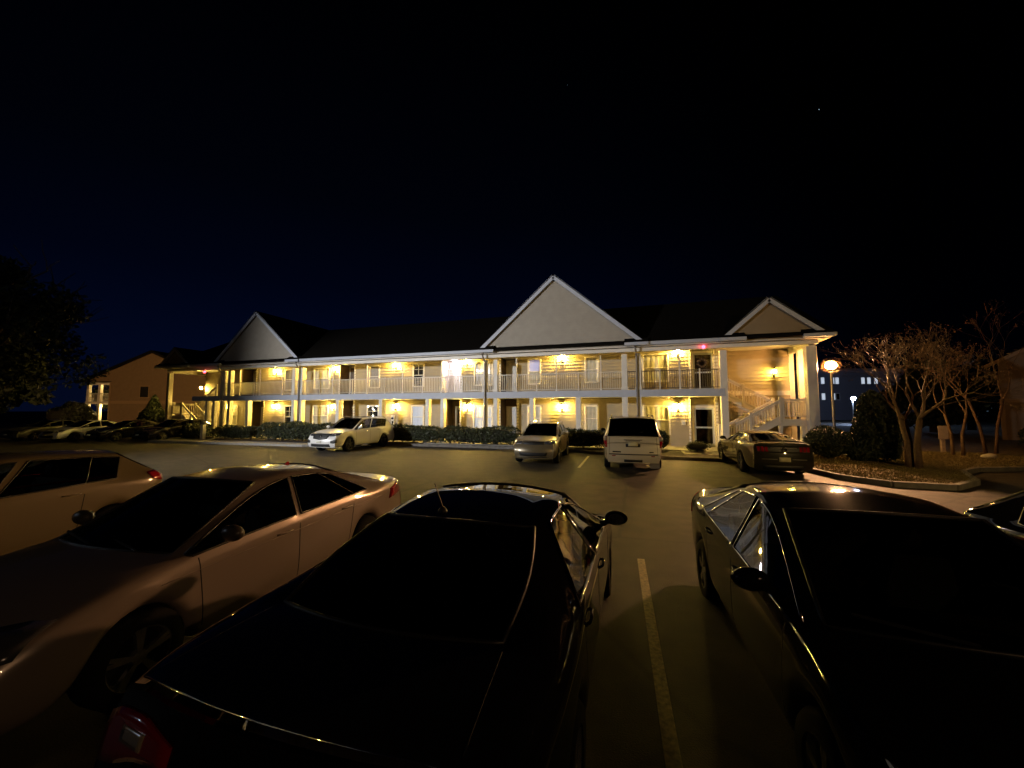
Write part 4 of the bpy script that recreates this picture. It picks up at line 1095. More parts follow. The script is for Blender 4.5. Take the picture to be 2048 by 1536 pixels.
# --- dark muscle coupe, tail towards us
def x_coupe(c):
    p, t, mir, y = c['patch'], c['t'], c['mir'], c['y']
    p('tail_panel', 'rear', [(-.74, .99), (0, 1.01), (.74, .99)], [(-.72, .80), (0, .79), (.72, .80)], M_PLASTIC, 14, 4, .004, .02)
    for s in (1, -1):
        for k in range(3):
            x0 = .44 + k * .105
            p('tail_light', 'rear', [(s * x0, .975), (s * (x0 + .08), .97)], [(s * (x0 - .01), .82), (s * (x0 + .07), .825)], M_TAIL, 3, 4, .014, .01)
    p('boot_trim', 'rear', [(-.36, .955), (0, .965), (.36, .955)], [(-.36, .925), (0, .935), (.36, .925)], M_GALV, 10, 1, .012, .01)
    q = MB(); h, nn = c['cast']('rear', 0, .89); q.lathe([(.055, -.03), (.08, -.03), (.08, 0)], h, 18, 'y'); q.build('emblem', M_CHROME, t, smooth=True)
    q = MB(); hx = h + Vector((0, -.028, 0)); q.tube([hx + Vector((-.05, 0, .01)), hx + Vector((-.01, 0, .025)), hx + Vector((.05, 0, .012))], [.006, .016, .007], 6); q.tube([hx + Vector((-.02, 0, .015)), hx + Vector((-.04, 0, -.03))], .006, 5); q.tube([hx + Vector((.02, 0, .015)), hx + Vector((.045, 0, -.025))], .006, 5); q.build('emblem_figure', M_CHROME, t, smooth=True)
    p('number_plate', 'rear', [(-.155, .66), (.155, .66)], [(-.155, .52), (.155, .52)], mat('yellowish_number_plate', (.70, .64, .38), .5), 4, 2, .014, .01)
    p('boot_trim', 'rear', [(-.62, .60), (-.2, .605)], [(-.62, .575), (-.2, .58)], M_GALV, 8, 1, .010, .01)
    p('boot_trim', 'rear', [(.2, .605), (.62, .60)], [(.2, .58), (.62, .575)], M_GALV, 8, 1, .010, .01)
    p('rear_diffuser', 'rear', [(-.6, .40), (0, .40), (.6, .40)], [(-.55, .26), (0, .26), (.55, .26)], M_PLASTIC, 10, 2, .006, .02)
    for s in (1, -1):
        q = MB(); q.lathe([(.045, -.06), (.05, -.06), (.05, .1), (.045, .1)], (s * .48, y(4.72), .27), 12, 'y'); q.build('exhaust_pipe', M_CHROME, t, smooth=True)
    q = MB(); q.tube([(-.72, y(4.60), 1.095), (-.5, y(4.64), 1.15), (0, y(4.68), 1.165), (.5, y(4.64), 1.15), (.72, y(4.60), 1.095)], [.02, .03, .035, .03, .02], 8); q.build('spoiler', c['body'].data.materials[0], t, smooth=True)
    p('vent_window', 'left', [(y(3.42), 1.17), (y(3.66), 1.15)], [(y(3.40), 1.06), (y(3.72), 1.08)], M_REVERSE, 5, 3, .006, .02)
DARKC = mat('dark_olive_paint', (.016, .014, .007), .4, coat=1., crough=.05, spec=.15)
car('parked_car', 'dark muscle coupe parked nose in beside the lawn, number plate towards us', 'car', (4.42, 16.75), R(2.0), COUPE, dict(paint=DARKC, glass=glassmat('black_car_glass', (.06, .06, .06)), trim=M_RUBBER), extra=x_coupe)

# --- cars in the dark row on the far left
def x_far(c):
    front_basic(c, hl=([(.50, .78), (.66, .80), (.82, .80)], [(.50, .66), (.66, .64), (.82, .66)]), grille=([(-.42, .74), (0, .76), (.42, .74)], [(-.38, .60), (0, .58), (.38, .60)]), lower=([(-.6, .46), (0, .46), (.6, .46)], [(-.55, .32), (0, .31), (.55, .32)]))
    rear_basic(c, ([(.45, .99), (.66, 1.01), (.84, .93)], [(.45, .88), (.66, .84), (.84, .80)]), plate=(0, .76))
    c['patch']('number_plate', 'front', [(-.15, .52), (.15, .52)], [(-.15, .42), (.15, .42)], M_PLATE, 3, 2, .012, .01)
FARW = paint('grey_white_paint', (.50, .52, .55), 0., .3, 1.)
car('parked_car', 'white sedan in the dark row at the far left, beyond the gold hatchback', 'car', (-37.6, 17.6), R(180 + 8), dict(SEDAN, lev=1), dict(paint=FARW, glass=glassmat('black_car_glass', (.06, .06, .06))), extra=x_far)
car('parked_car', 'dim grey sedan at the left edge of the dark row, left of the white sedan', 'car', (-41.2, 17.2), R(180 + 8), dict(SEDAN, lev=1), dict(paint=paint('dull_grey_paint', (.10, .10, .10), .3, .35, .6), glass=glassmat('black_car_glass', (.06, .06, .06))), extra=x_far)
car('parked_car', 'dark sedan right of the white sedan in the far left row', 'car', (-34.9, 18.6), R(180 + 4), dict(SEDAN, lev=1), dict(paint=mat('charcoal_paint', (.008, .0075, .0075), .5, coat=1., crough=.03, spec=.0), glass=glassmat('black_car_glass', (.06, .06, .06))), extra=x_far)
car('parked_car', 'dark hatchback at the right end of the far left row, beside the cone shaped shrub', 'car', (-32.0, 19.6), R(180 + 2), dict(HATCH, lev=1), dict(paint=mat('charcoal_paint', (.008, .0075, .0075), .5, coat=1., crough=.03, spec=.0), glass=glassmat('black_car_glass', (.06, .06, .06))), extra=x_far)
# ------------------------------------------------------------------ hedges, shrubs and trees
M_LEAF = mat('hedge_leaves', (.045, .055, .022), .55)
M_LEAF2 = mat('evergreen_leaves', (.030, .042, .020), .6)
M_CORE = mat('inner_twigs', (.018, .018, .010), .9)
M_BARK = mat('smooth_bark', (.11,.065,.04), .7, var=.3, vscale=12)
M_BARKD = mat('dark_bark', (.07, .05, .035), .9, var=.3)
M_SEED = mat('dry_seed_heads', (.13, .075, .05), .8)

def noise3(p, f, ph=0.):
    return (np.sin(p[:, 0] * f + ph) * np.cos(p[:, 1] * f * 1.3 + ph * 2) + np.sin(p[:, 2] * f * 1.1 + ph * 3 + p[:, 0] * f * .5)) * .5

def hedge(label, x0, x1, y0, y1, h, seed, dens=420, leaf=.055, group='clipped hedges in front of the porches'):
    rg = np.random.default_rng(seed); cx, cy = (x0 + x1) / 2, (y0 + y1) / 2
    t = thing('hedge', label, 'hedge', (cx, cy, .1), 0, group)
    hx, hy = (x1 - x0) / 2, (y1 - y0) / 2
    n = int(dens * (4 * hx * hy + 2 * h * (2 * hx + 2 * hy)))
    u = rg.uniform(-1, 1, (n, 3)); face = rg.choice(3, n, p=np.array([2 * hy * h, 2 * hx * h, 2 * hx * hy]) / (2 * hy * h + 2 * hx * h + 2 * hx * hy))
    u[np.arange(n), face] = np.where(face == 2, 1, np.sign(u[np.arange(n), face]))
    p = u * [hx, hy, h / 2]; p[:, 2] += h / 2
    p += rg.normal(0, .035, p.shape)
    bump = 1 + .10 * noise3(p + [cx, cy, 0], 2.6, seed)[:, None]
    p *= np.c_[np.ones(n), bump[:, 0], bump[:, 0]]
    r = np.abs(u); ro = np.clip((r[:, 0] * hx - (hx - .25)) / .25, 0, 1) * np.clip(u[:, 2], 0, 1)
    p[:, 2] -= .18 * ro; p[:, 2] -= .10 * np.clip((r[:, 1] - .5) * 2, 0, 1) * np.clip(u[:, 2], 0, 1)
    p = p[p[:, 2] > .16]
    leafmesh('foliage', M_LEAF, p, leaf, t, rng=rg)
    q = MB(); k = max(2, int(2 * hx / .7))
    for i in range(k):
        x = -hx + (i + .5) * 2 * hx / k + rnd.uniform(-.08, .08)
        for s in range(4):
            q.tube([(x, 0, -.02), (x + rnd.uniform(-.15, .15), rnd.uniform(-.15, .15), .3), (x + rnd.uniform(-.3, .3), rnd.uniform(-.3, .3), h * .8)], [.02, .015, .006], 5)
    so = q.build('stem', M_BARKD, t)
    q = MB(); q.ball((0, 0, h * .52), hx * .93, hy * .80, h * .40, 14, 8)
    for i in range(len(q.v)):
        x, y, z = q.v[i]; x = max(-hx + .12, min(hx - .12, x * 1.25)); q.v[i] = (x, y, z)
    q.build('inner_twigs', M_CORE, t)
    return t
hedge('low dark hedge left of the white utility post, before the left stairs', -36.0, -29.6, 19.6, 20.6, .95, 11)
hedge('dark hedge between the utility post and the porch column of the farther gable', -28.2, -24.9, 19.6, 20.6, .9, 12)
hedge('dark hedge right of the farther gable column, ending behind the white SUV', -24.2, -18.4, 19.7, 20.7, 1.15, 13)
hedge('long dark hedge right of the white SUV, nearer half left of the mid porch columns', -16.4, -11.2, 20.72, 21.4 - .45 + .55, 1.05, 14)
hedge('long dark hedge ending at the small tan car, right of the narrow gap', -11.0, -6.3, 20.72, 21.5, 1.02, 15)
hedge('short dark hedge between the small tan car and the big pale SUV', -4.6, -1.3, 20.3, 21.1, .98, 16)

def blob(name, label, cat, x, y, rx, ry, h, seed, z0=.1, cone=0., leaf=.06, dens=520, m=None, stem=.15, group=None, pw=2.):
    """rounded or cone shaped clipped shrub: stem, foliage and inner twigs"""
    rg = np.random.default_rng(seed)
    t = thing(name, label, cat, (x, y, z0), 0, group)
    n = int(dens * 4 * math.pi * ((rx + ry) / 2) * h / 2)
    th = rg.uniform(0, 2 * math.pi, n); v = rg.uniform(0, 1, n)
    prof = np.sin(np.pi * np.clip(v, 0, 1)) ** .55 if cone == 0 else np.where(v < .25, .80 + .2 * np.sin(v / .25 * np.pi / 2), np.clip(1 - ((v - .25) / .75) ** (1.2 + 1.2 * (1 - cone)), 0, 1) ** .9)
    rad = prof * (1 - .12 * rg.random(n) ** 2)
    p = np.c_[np.cos(th) * rad * rx, np.sin(th) * rad * ry, stem + v * (h - stem)]
    p *= (1 + .09 * noise3(p, 3.1, seed))[:, None] * [1, 1, 1]
    p += rg.normal(0, .03, p.shape); p = p[p[:, 2] > .03]
    leafmesh('foliage', m or M_LEAF2, p, leaf, t, rng=rg)
    q = MB(); k = 9
    prf = []
    for i in range(k + 1):
        vv = i / k; pr = (math.sin(math.pi * vv) ** .55 if cone == 0 else (.80 + .2 * math.sin(min(vv, .25) / .25 * math.pi / 2) if vv < .25 else max(0, 1 - ((vv - .25) / .75) ** (1.2 + 1.2 * (1 - cone))) ** .9))
        prf.append((pr * .84, stem + .04 + vv * (h - stem) * .93))
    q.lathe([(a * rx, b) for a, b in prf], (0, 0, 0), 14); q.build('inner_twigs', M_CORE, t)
    q = MB(); q.tube([(0, 0, -.05), (0.02, 0, stem + .4)], [.06, .04], 7); q.build('trunk', M_BARKD, t)
    return t
blob('conical_shrub', 'tall dark egg shaped evergreen with its left edge lit by the street lamp', 'shrub', 9.10, 19.0, .72, .72, 2.85, 21, .12, cone=.35, leaf=.055, dens=800)
blob('round_shrub', 'wide round clipped bush with an orange lit top, right of the building corner', 'shrub', 7.62, 19.25, .80, .78, 1.28, 22, .12, leaf=.05, dens=900)
blob('round_shrub', 'small low bush between the wide round bush and the egg shaped evergreen', 'shrub', 8.55, 18.85, .42, .42, .55, 23, .12, leaf=.045, dens=900, stem=.05)
blob('round_shrub', 'dark flared bush below the big window right of the pale SUV', 'shrub', 1.25, 20.9, .42, .40, .95, 24, .15, leaf=.045, dens=800)
blob('round_shrub', 'low sparse bush below the wall box by the storm door', 'shrub', 2.9, 20.7, .55, .4, .5, 25, .12, leaf=.04, dens=260, stem=.02)
blob('conical_shrub', 'dark pointed shrub before the brown far left building', 'shrub', -40.2, 22.9, 1.15, 1.1, 3.3, 26, .0, cone=.9, leaf=.11, dens=150)
blob('round_shrub', 'dark round bush right of the pointed shrub at the left stairs', 'shrub', -37.7, 22.2, .95, .9, 1.75, 27, .0, leaf=.10, dens=160)

def branchy(mb, p, d, ln, r, depth, rg, tips, spread=.5, up=.12, nseg=3, minr=.004, kids=(2, 3)):
    pts = [Vector(p)]; d = Vector(d).normalized(); rr = [r]
    for i in range(nseg):
        d = (d + Vector(rg.normal(0, .10, 3)) + Vector((0, 0, up * .3))).normalized()
        pts.append(pts[-1] + d * ln / nseg); rr.append(max(minr, r * (1 - .38 * (i + 1) / nseg)))
    mb.tube(pts, rr, 7 if r > .04 else (5 if r > .012 else 3), cap=depth == 0)
    if depth == 0:
        tips.append(pts[-1]); tips.append(pts[-2]); return
    for k in range(int(rg.integers(kids[0], kids[1] + 1))):
        a = d.orthogonal().normalized(); a.rotate(Matrix.Rotation(rg.uniform(0, 6.28), 3, d))
        nd = (d + a * rg.uniform(.6, 1.3) * spread + Vector((0, 0, up))).normalized()
        st = pts[-1] if k < 2 else pts[-2]
        branchy(mb, st, nd, ln * rg.uniform(.62, .88), rr[-1] * rg.uniform(.6, .85), depth - 1, rg, tips, spread, up, nseg, minr, kids)

def bare_tree(label, x, y, seed, stems, h, lean, depth=5, r0=.07, leaves=900, ls=.035, z0=.1):
    rg = np.random.default_rng(seed); t = thing('bare_tree', label, 'tree', (x, y, z0))
    tb, cb, tips = MB(), MB(), []
    for k in range(stems):
        a = 2 * math.pi * k / stems + rg.uniform(-.3, .3)
        b = Vector((math.cos(a) * .16, math.sin(a) * .16, -.05)); e = Vector((math.cos(a) * lean, math.sin(a) * lean, h * .36))
        m_ = b.lerp(e, .5) + Vector((math.cos(a) * -.08, math.sin(a) * -.08, .05))
        tb.tube([b, b.lerp(m_, .5), m_, e], [r0 * 1.25, r0 * 1.05, r0 * .95, r0 * .8], 9)
        d = (e - m_).normalized()
        for q in range(2):
            branchy(cb, e, d + Vector(rg.normal(0, .28, 3)), h * .20, r0 * .6, depth, rg, tips, .55, .10)
    tb.build('trunk', M_BARK, t, smooth=True)
    co = cb.build('crown', M_BARK, t, smooth=True)
    tp = np.array([tuple(v) for v in tips]); pick = tp[rg.integers(0, len(tp), leaves)] + rg.normal(0, .06, (leaves, 3))
    so = leafmesh('seed_heads', M_SEED, pick, ls, co, rng=rg); so['kind'] = 'stuff'
bare_tree('bare multi stemmed tree lit reddish brown, on the lawn right of the evergreen', 9.42, 17.4, 31, 4, 4.8, .30, 5, .085, 1000)
bare_tree('thinner bare tree behind the lit one, left of the right hand building', 13.8, 22.6, 34, 2, 5.2, .35, 4, .06, 500)
bare_tree('leaning bare tree beside the right hand building, pale twigs against the sky', 15.6, 23.6, 37, 2, 7.0, .6, 4, .06, 400)

def leafy_tree(label, x, y, h, cr, ch, seed, n=14000, leaf=.14, group=None, m=None, z0=0):
    rg = np.random.default_rng(seed); t = thing('leafy_tree', label, 'tree', (x, y, z0), 0, group)
    tb = MB(); tb.tube([(0, 0, -.1), (.05, .03, h * .2), (.0, .1, h * .45), (.1, .0, h * .75)], [cr * .075, cr * .058, cr * .045, .04], 10)
    tips = []
    for k in range(9):
        a = k * 2.4; z = h * (.28 + .05 * k)
        branchy(tb, (0, 0, z), (math.cos(a), math.sin(a), .55), cr * .5, cr * .025, 2, rg, tips, .5, .1)
    tb.build('trunk', M_BARKD, t, smooth=True)
    K = 46; c = rg.normal(0, 1, (K, 3)); c /= np.linalg.norm(c, axis=1)[:, None]; c *= (rg.random(K) ** .45)[:, None] * [cr * .82, cr * .82, ch * .42]
    rad = rg.uniform(.22, .42, K) * cr * .8
    i = rg.integers(0, K, n); d = rg.normal(0, 1, (n, 3)); d /= np.linalg.norm(d, axis=1)[:, None]
    p = c[i] + d * (rad[i] * rg.random(n) ** .35)[:, None] * [1, 1, .75]; p[:, 2] += h - ch * .55
    p = p[p[:, 2] > h - ch * 1.15]
    leafmesh('crown', m or M_LEAF2, p, leaf, t, rng=rg)
leafy_tree('big dark leafy tree looming at the left edge', -34.2, 10.6, 12.2, 5.6, 9.6, 41, 30000, .13, None, mat('shadow_evergreen_leaves', (.018, .022, .011), .7, spec=.1))  # the crown's shade is put into a darker leaf colour
g_ = 'dark trees beyond the far left car row'
leafy_tree('dark leafy tree behind the far left cars, nearest the sky gap', -57.5, 20.0, 8.6, 4.2, 7.4, 42, 5000, .26, g_)
leafy_tree('low dark tree left of the brown far left building', -60.5, 32.0, 7.4, 3.6, 6.2, 43, 4000, .26, g_)
leafy_tree('dark tree at the left edge behind the grey sedan', -62.0, 19.0, 8.0, 4.8, 7.2, 44, 5000, .28, g_)
blob('round_shrub', 'bush lit yellow by a lamp, left of the far left brown building', 'shrub', -57.5, 25.4, 2.2, 1.6, 2.9, 45, .0, leaf=.12, dens=110, m=M_LEAF)
g_ = 'dark trees behind the right hand lawn'
leafy_tree('dark evergreen mass behind the bare trees, left of the right hand building', 26.5, 46.0, 7.2, 4.0, 6.4, 46, 5000, .26, g_)
leafy_tree('dark evergreen tree beyond the street lamp, right of the distant pale building', 33.0, 52.0, 8.2, 4.6, 7.2, 47, 5000, .30, g_)

# ------------------------------------------------------------------ other buildings
M_BROWNWALL = mat('brown_siding', (.215, .145, .082), .7, var=.08, vscale=3)
M_BROWNTRIM = mat('tan_trim', (.30, .20, .11), .6)
def P3(px, py, depth):
    v = cF * depth + cR * ((px - 1024) / FPX * depth) - cU * ((py - 768) / FPX * depth); return CAM + v
def view_frame(px, depth):
    """ground point seen at column px, and the wall direction square to our view"""
    p = P3(px, 820, depth); return Vector((p.x, p.y, 0)), Vector((math.cos(YAW), math.sin(YAW), 0)), Vector((-math.sin(YAW), math.cos(YAW), 0))
# brown building at the far left
o, ux, uy = view_frame(298, 43.5)
fl = thing('apartment_building', 'brown gable ended building at the far left with a lit corner balcony', 'building', o, YAW)
W2 = 7.6; BZ = 5.5; AP = 8.75
q = MB(); q.prism([(-4.5, 0), (W2, 0), (W2, BZ), (0, AP - .1), (-W2 + .3, BZ - .1), (-4.5, BZ - .1)], 0, .2); q.box(-4.5, W2, .2, 12, 0, BZ); q.build('wall', M_BROWNWALL, fl)
q = MB(); q.box(-4.6, W2 + .1, -.06, -.002, 2.85, 3.2); q.box(-4.62, -4.42, -.05, -.003, 0, BZ - .2); q.build('trim_board', M_BROWNTRIM, fl)
q = MB()
for s in (-1, 1):
    q.beam((s * (W2 + .5), -.14, BZ - .22), (0, -.14, AP + .02), .06, .26); q.beam((s * (W2 + .5), 6, BZ - .12), (0, 6, AP + .14), .10, 12.4, (0, 1, 0))
q.build('roof', M_SHINGLE, fl)
q = MB()
for x in (-7.2, -5.9, -4.55): q.box(x - .14, x + .14, .1, .4, 0, BZ - .25)
q.box(-7.4, -4.5, .05, .35, 5.0, 5.25); q.build('column', M_TRIM, fl)
q = MB(); q.box(-7.35, -4.5, .02, 3.5, 2.85, 3.1); q.build('balcony_floor', M_TRIM, fl)
q = MB(); q.box(-7.3, -4.55, .1, .16, 4.0, 4.06)
for k in range(26): q.box(-7.25 + k * .104, -7.23 + k * .104, .12, .14, 3.1, 4.0)
q.build('railing', M_RAIL, fl)
q = MB(); q.box(-7.3, -4.5, 3.3, 3.45, 0, BZ - .2); q.build('wall', mat('yellow_siding', (.42, .36, .2), .6), fl)
for x, z in ((-.6, 4.2), (-.6, 1.3)):
    q = MB(); q.box(x - .55, x + .55, -.07, -.003, z - .7, z + .7); w_ = q.build('window', M_BROWNTRIM, fl); q = MB(); q.box(x - .45, x + .45, -.085, -.071, z - .6, z + .6); q.build('pane', M_DARKPANE, w_)
def porch_light(label, p, m, r=.12, cat='porch light'):
    t = thing('porch_light', label, cat, p); q = MB(); q.ball((0, 0, 0), r, nu=10, nv=7); q.build('globe', m, t, smooth=True); q = MB(); q.lathe([(.0, r * 1.7), (r * .5, r * 1.5), (r * 1.1, r * .7), (0, r * .7)], (0, 0, 0), 10); q.build('cap', M_BLACKMETAL, t)
M_PORCH = mat('porch_glow', (1, .8, .5), .5, emit=(1., .66, .22), estr=420)
porch_light('lit yellow light on the lower level of the far left brown balcony', o + ux * -5.2 + uy * .9 + Vector((0, 0, 2.45)), M_PORCH, .15)
porch_light('lit yellow light on the upper level of the far left brown balcony', o + ux * -5.2 + uy * 1.2 + Vector((0, 0, 4.95)), M_PORCH, .09)
# dark building at the right edge
o, ux, uy = view_frame(2003, 26.5)
rb = thing('apartment_building', 'brown building cut by the right edge, sloping roof and pale band', 'building', o, R(-37))
q = MB(); q.prism([(0, 0), (13, 0), (13, 5.4), (6.5, 9.2), (0, 5.4)], 0, .2); q.box(0, 13, .2, 14, 0, 5.4); q.build('wall', M_BROWNWALL, rb)
q = MB(); q.box(-.05, 13, -.06, -.002, 2.65, 2.92); q.box(-.06, .16, -.05, -.003, 0, 2.648); q.build('trim_board', M_BROWNTRIM, rb)
q = MB(); q.beam((-.6, -.16, 5.18), (6.5, -.16, 9.35), .06, .28); q.beam((13.6, -.16, 5.18), (6.5, -.16, 9.35), .06, .28); q.build('fascia_board', M_BROWNTRIM, rb)
q = MB(); q.beam((-.65, 7, 5.30), (6.5, 7, 9.50), .10, 14.4, (0, 1, 0)); q.beam((13.6, 7, 5.30), (6.5, 7, 9.50), .10, 14.4, (0, 1, 0)); q.build('roof', M_SHINGLE, rb)
hedge('low dark hedge before the brown building at the right edge', 20.0, 27.5, 27.4, 28.4, 1.2, 52, 160, .09, 'hedges by the right hand building')
# distant pale building with lit windows beyond the lamp
o, ux, uy = view_frame(1712, 82)
db = thing('distant_building', 'distant flat roofed grey building with two rows of lit windows beyond the lamp', 'building', o, YAW)
q = MB(); q.box(-9.5, 13, 0, 14, -.1, 10.6); q.build('wall', mat('grey_render', (.22, .21, .25), .8, var=.06), db)
q = MB(); q.box(-9.8, 13.3, -.3, 14.3, 10.602, 11.0); q.build('parapet', mat('grey_parapet', (.14, .13, .15), .8), db)
for px in (1648, 1668, 1677, 1729, 1741, 1755):
    x = (px - 1712) / FPX * 82
    for zz, lit in ((8.4, True), (5.0, px in (1648, 1670, 1668))):
        q = MB(); q.box(x - .42, x + .42, -.06, -.002, zz - .75, zz + .75); w_ = q.build('window', M_TRIM, db)
        q = MB(); q.box(x - .34, x + .34, -.08, -.061, zz - .66, zz + .66); q.build('pane', M_LITWIN if lit else M_DARKPANE, w_)
p = P3(1705, 797, 62)
t = thing('street_lamp', 'distant street lamp glowing blue white beyond the egg shaped evergreen', 'street lamp', (p.x, p.y, 0))
q = MB(); q.lathe([(.16, 0), (.1, .3), (.07, p.z), (0, p.z)], (0, 0, 0), 10); q.build('pole', M_GALV, t)
q = MB(); q.ball((0, -.25, p.z), .30, .3, .24, 12, 8); q.build('globe', M_FARLED, t, smooth=True)
# lights and parked cars far behind the bare tree
for k, (px, py, dp) in enumerate(((1800, 871, 33), (1811, 872, 33), (1831, 869, 33))):
    p = P3(px, py, dp); t = thing('path_light', 'small yellow path light low behind the bare tree trunks', 'path light', (p.x, p.y, .1), 0, 'path lights behind the bare tree')
    q = MB(); q.tube([(0, 0, 0), (0, 0, p.z - .2)], .02, 6); q.build('stake', M_BLACKMETAL, t)
    q = MB(); q.ball((0, 0, p.z - .1), .085, nu=8, nv=6); q.build('globe', M_BULB, t)

# ------------------------------------------------------------------ small things
t = thing('sign_post', 'short wooden post with a square board on top, right of the bare tree', 'sign post', (14.24, 24.2, .12))
q = MB(); q.box(-.07, .07, -.06, .06, -.1, .95); q.build('post', mat('weathered_wood', (.36, .27, .17), .8, var=.2), t)
q = MB(); q.box(-.19, .19, -.10, -.061, .62, 1.27); bevel(q.build('board', mat('pale_wood_board', (.42, .33, .22), .7, var=.1), t), .012)
t = thing('rock', 'pale rock lying on the lawn at the right', 'rock', (14.2, 21.6, .12))
q = MB(); q.ball((0, 0, .08), .24, .18, .13, 12, 8)
q.v = [(x * (1 + .15 * math.sin(9 * y + 5 * z)), y * (1 + .12 * math.sin(11 * x)), z * (1 + .1 * math.sin(8 * x))) for x, y, z in q.v]
q.build('stone', mat('pale_stone', (.45, .40, .33), .85, var=.15, bump=.4, bscale=20), t, smooth=True)
t = thing('utility_post', 'short white utility post with a dark cap before the left porches', 'post', (-28.7, 19.3, .1))
q = MB(); q.box(-.12, .12, -.12, .12, 0, 1.05); bevel(q.build('post', M_TRIM, t), .02); q = MB(); q.lathe([(.0, 1.30), (.14, 1.26), (.21, 1.10), (.21, 1.055), (0, 1.055)], (0, 0, 0), 12); q.build('cap', mat('dark_grey_cap', (.10, .10, .11), .6), t)
# two stars
for px, py, r, lb in ((1638, 219, 1.15, 'bright star in the black sky over the street lamp'), (1135, 170, .62, 'faint star above the biggest gable')):
    p = P3(px, py, 1500); t = thing('star', lb, 'star', p); q = MB(); q.ball((0, 0, 0), r, nu=10, nv=8)
    q.build('star_disc', mat('starlight' if r > 1 else 'faint_starlight', (0, 0, 0), 1, emit=(.55, .8, 1.), estr=.9 if r > 1 else .25), t)
# ------------------------------------------------------------------ street lamp, far lamp, lot lamp
def halo_volume():
    m = bpy.data.materials.new('halo_medium'); m.use_nodes = True; nt = m.node_tree; nt.nodes.clear()
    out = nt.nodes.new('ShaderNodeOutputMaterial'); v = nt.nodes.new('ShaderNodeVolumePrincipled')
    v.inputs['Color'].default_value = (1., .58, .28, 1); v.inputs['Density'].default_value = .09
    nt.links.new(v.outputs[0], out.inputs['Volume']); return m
def street_lamp(x, y, h, label, m):
    t = thing('street_lamp', label, 'street lamp', (x, y, 0))
    q = MB(); q.lathe([(.16, 0), (.16, .12), (.09, .2), (.06, .35), (.05, h - .35), (.07, h - .28), (0, h - .27)], (0, 0, 0), 12); q.build('pole', M_GALV, t, smooth=True)
    q = MB(); q.lathe([(.10, h - .28), (.16, h - .2), (.13, h - .17)], (0, 0, 0), 12); q.lathe([(0, h + .32), (.05, h + .28), (.17, h + .2), (.18, h + .18), (0, h + .18)], (0, 0, 0), 12); q.build('lamp_head', M_BLACKMETAL, t)
    q = MB(); q.lathe([(.05, h - .17), (.19, h - .1), (.22, h), (.19, h + .1), (.10, h + .17)], (0, 0, 0), 14); q.build('globe', m, t, smooth=True)
    # added halo: a thin orange scattering sphere standing in for the lamp's glow
    q = MB(); q.ball((0, 0, h), .42, nu=24, nv=16); q.build('halo_sphere', halo_volume(), t, smooth=True)
    return t
sl = street_lamp(9.02, 22.0, 4.27, 'tall street lamp glowing orange beside the right end of the apartments', M_HPS)
# an added spot at that lamp throws extra light over the car park
ld = bpy.data.lights.new('added_lamp_spot', 'SPOT'); ld.energy = 6000; ld.color = (1., .50, .22); ld.spot_size = R(92); ld.spot_blend = .6; ld.shadow_soft_size = .16
lo = bpy.data.objects.new('added_lamp_spot', ld); COL.objects.link(lo); lo.parent = sl; lo.location = (-.17, -.30, 4.24)
lo.rotation_euler = Vector((-13.0, -20.5, -3.6)).to_track_quat('-Z', 'Y').to_euler()
# car park lamps that stand outside the picture: real poles with boxed floodlights
def lot_lamp(x, y, h, label, m, aim, energy, colr, size, blend):
    t = thing('lot_lamp', label, 'street lamp', (x, y, 0)); d = Vector(aim) - Vector((x, y, h)); rz = math.atan2(d.y, d.x) - math.pi / 2
    t.rotation_euler = (0, 0, rz)
    q = MB(); q.lathe([(.18, 0), (.18, .3), (.09, .32), (.07, h - .1), (0, h - .1)], (0, 0, 0), 12); q.build('pole', M_GALV, t)
    q = MB(); q.box(-.28, .28, -.05, .5, h - .1, h + .1); q.build('lamp_head', M_BLACKMETAL, t)
    q = MB(); q.box(-.2, .2, .515, .53, h - .08, h + .07); q.build('lens', m, t)
    ld = bpy.data.lights.new('floodlight', 'SPOT'); ld.energy = energy; ld.color = colr; ld.spot_size = size; ld.spot_blend = blend; ld.shadow_soft_size = .25
    lo = bpy.data.objects.new('floodlight', ld); COL.objects.link(lo); lo.parent = t; lo.location = (0, .62, h)
    lo.rotation_euler = (0, 0, 0); lo.rotation_euler = (math.atan2(math.hypot(d.x, d.y), -d.z), 0, 0)
lot_lamp(-24, -6, 8.0, 'tall car park lamp with a white floodlight, behind us on the left', M_LED, (-12.6, 22, 5), 24500, (.93, .92, .93), R(66), .8)
lot_lamp(14, -8, 8.5, 'tall car park lamp with an orange floodlight, behind us on the right', mat('orange_lamp_glow', (1, .7, .4), .5, emit=(1., .6, .3), estr=1200), (3.2, 19.0, 4.0), 3300, (1., .66, .2), R(50), .7)
lot_lamp(-38, 1, 8.2, 'tall car park lamp with an orange floodlight, far out to our left', mat('dim_orange_lamp_glow', (1, .7, .4), .5, emit=(1., .5, .2), estr=40), (-51, 27, 6), 8500, (1., .55, .22), R(46), .8)
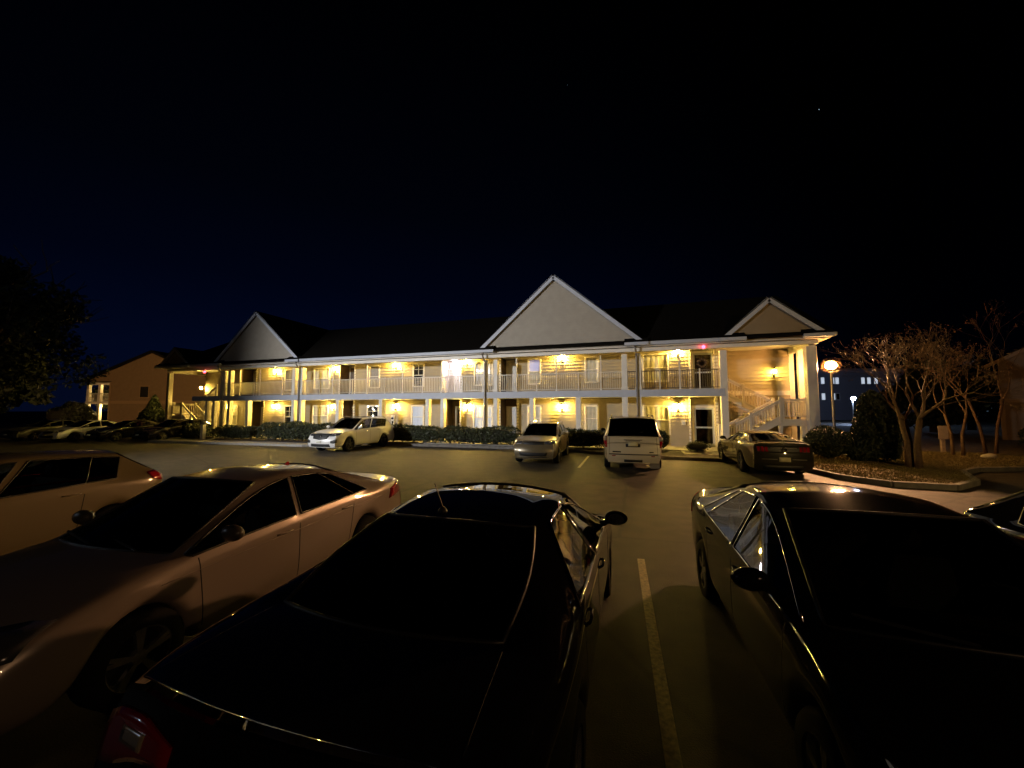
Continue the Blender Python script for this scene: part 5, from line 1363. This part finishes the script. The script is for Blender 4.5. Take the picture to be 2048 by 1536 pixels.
# ------------------------------------------------------------------ night sky, moonlight, render settings
w = bpy.data.worlds.new('World'); SC.world = w; w.use_nodes = True
nt = w.node_tree; nt.nodes.clear()
out = nt.nodes.new('ShaderNodeOutputWorld')
sky = nt.nodes.new('ShaderNodeTexSky'); sky.sky_type = 'NISHITA'; sky.sun_disc = False
sky.sun_elevation = R(-6); sky.sun_rotation = R(-60)
bg1 = nt.nodes.new('ShaderNodeBackground'); bg1.inputs['Strength'].default_value = .0006
nt.links.new(sky.outputs[0], bg1.inputs['Color'])
tc = nt.nodes.new('ShaderNodeTexCoord'); sep = nt.nodes.new('ShaderNodeSeparateXYZ'); nt.links.new(tc.outputs['Generated'], sep.inputs[0])
rp = nt.nodes.new('ShaderNodeValToRGB'); e = rp.color_ramp.elements
e[0].position = 0.; e[0].color = (.0009, .0026, .0120, 1); e[1].position = .75; e[1].color = (.0001, .0002, .0006, 1)
k = e.new(.12); k.color = (.0006, .0022, .0118, 1); k = e.new(.28); k.color = (.0003, .0010, .0055, 1); k = e.new(.45); k.color = (.0002, .0006, .0025, 1)
nt.links.new(sep.outputs['Z'], rp.inputs['Fac'])
dt = nt.nodes.new('ShaderNodeVectorMath'); dt.operation = 'DOT_PRODUCT'; dt.inputs[1].default_value = (-.63, .776, 0); nt.links.new(tc.outputs['Generated'], dt.inputs[0])
mr = nt.nodes.new('ShaderNodeMapRange'); mr.interpolation_type = 'SMOOTHSTEP'
mr.inputs['From Min'].default_value = .35; mr.inputs['From Max'].default_value = .97; mr.inputs['To Min'].default_value = .05; mr.inputs['To Max'].default_value = 1.
nt.links.new(dt.outputs['Value'], mr.inputs['Value'])
bg2 = nt.nodes.new('ShaderNodeBackground'); nt.links.new(rp.outputs[0], bg2.inputs['Color']); nt.links.new(mr.outputs[0], bg2.inputs['Strength'])
ad = nt.nodes.new('ShaderNodeAddShader'); nt.links.new(bg1.outputs[0], ad.inputs[0]); nt.links.new(bg2.outputs[0], ad.inputs[1])
nt.links.new(ad.outputs[0], out.inputs[0])

SC.render.engine = 'CYCLES'
cy = SC.cycles
cy.max_bounces = 6; cy.diffuse_bounces = 3; cy.glossy_bounces = 4; cy.transparent_max_bounces = 10; cy.transmission_bounces = 4
cy.caustics_reflective = False; cy.caustics_refractive = False
cy.sample_clamp_indirect = 4.0
cy.use_denoising = True
cy.use_light_tree = True
SC.view_settings.view_transform = 'Standard'; SC.view_settings.look = 'None'
SC.view_settings.exposure = 0; SC.view_settings.gamma = 1; SC.view_settings.use_curve_mapping = False
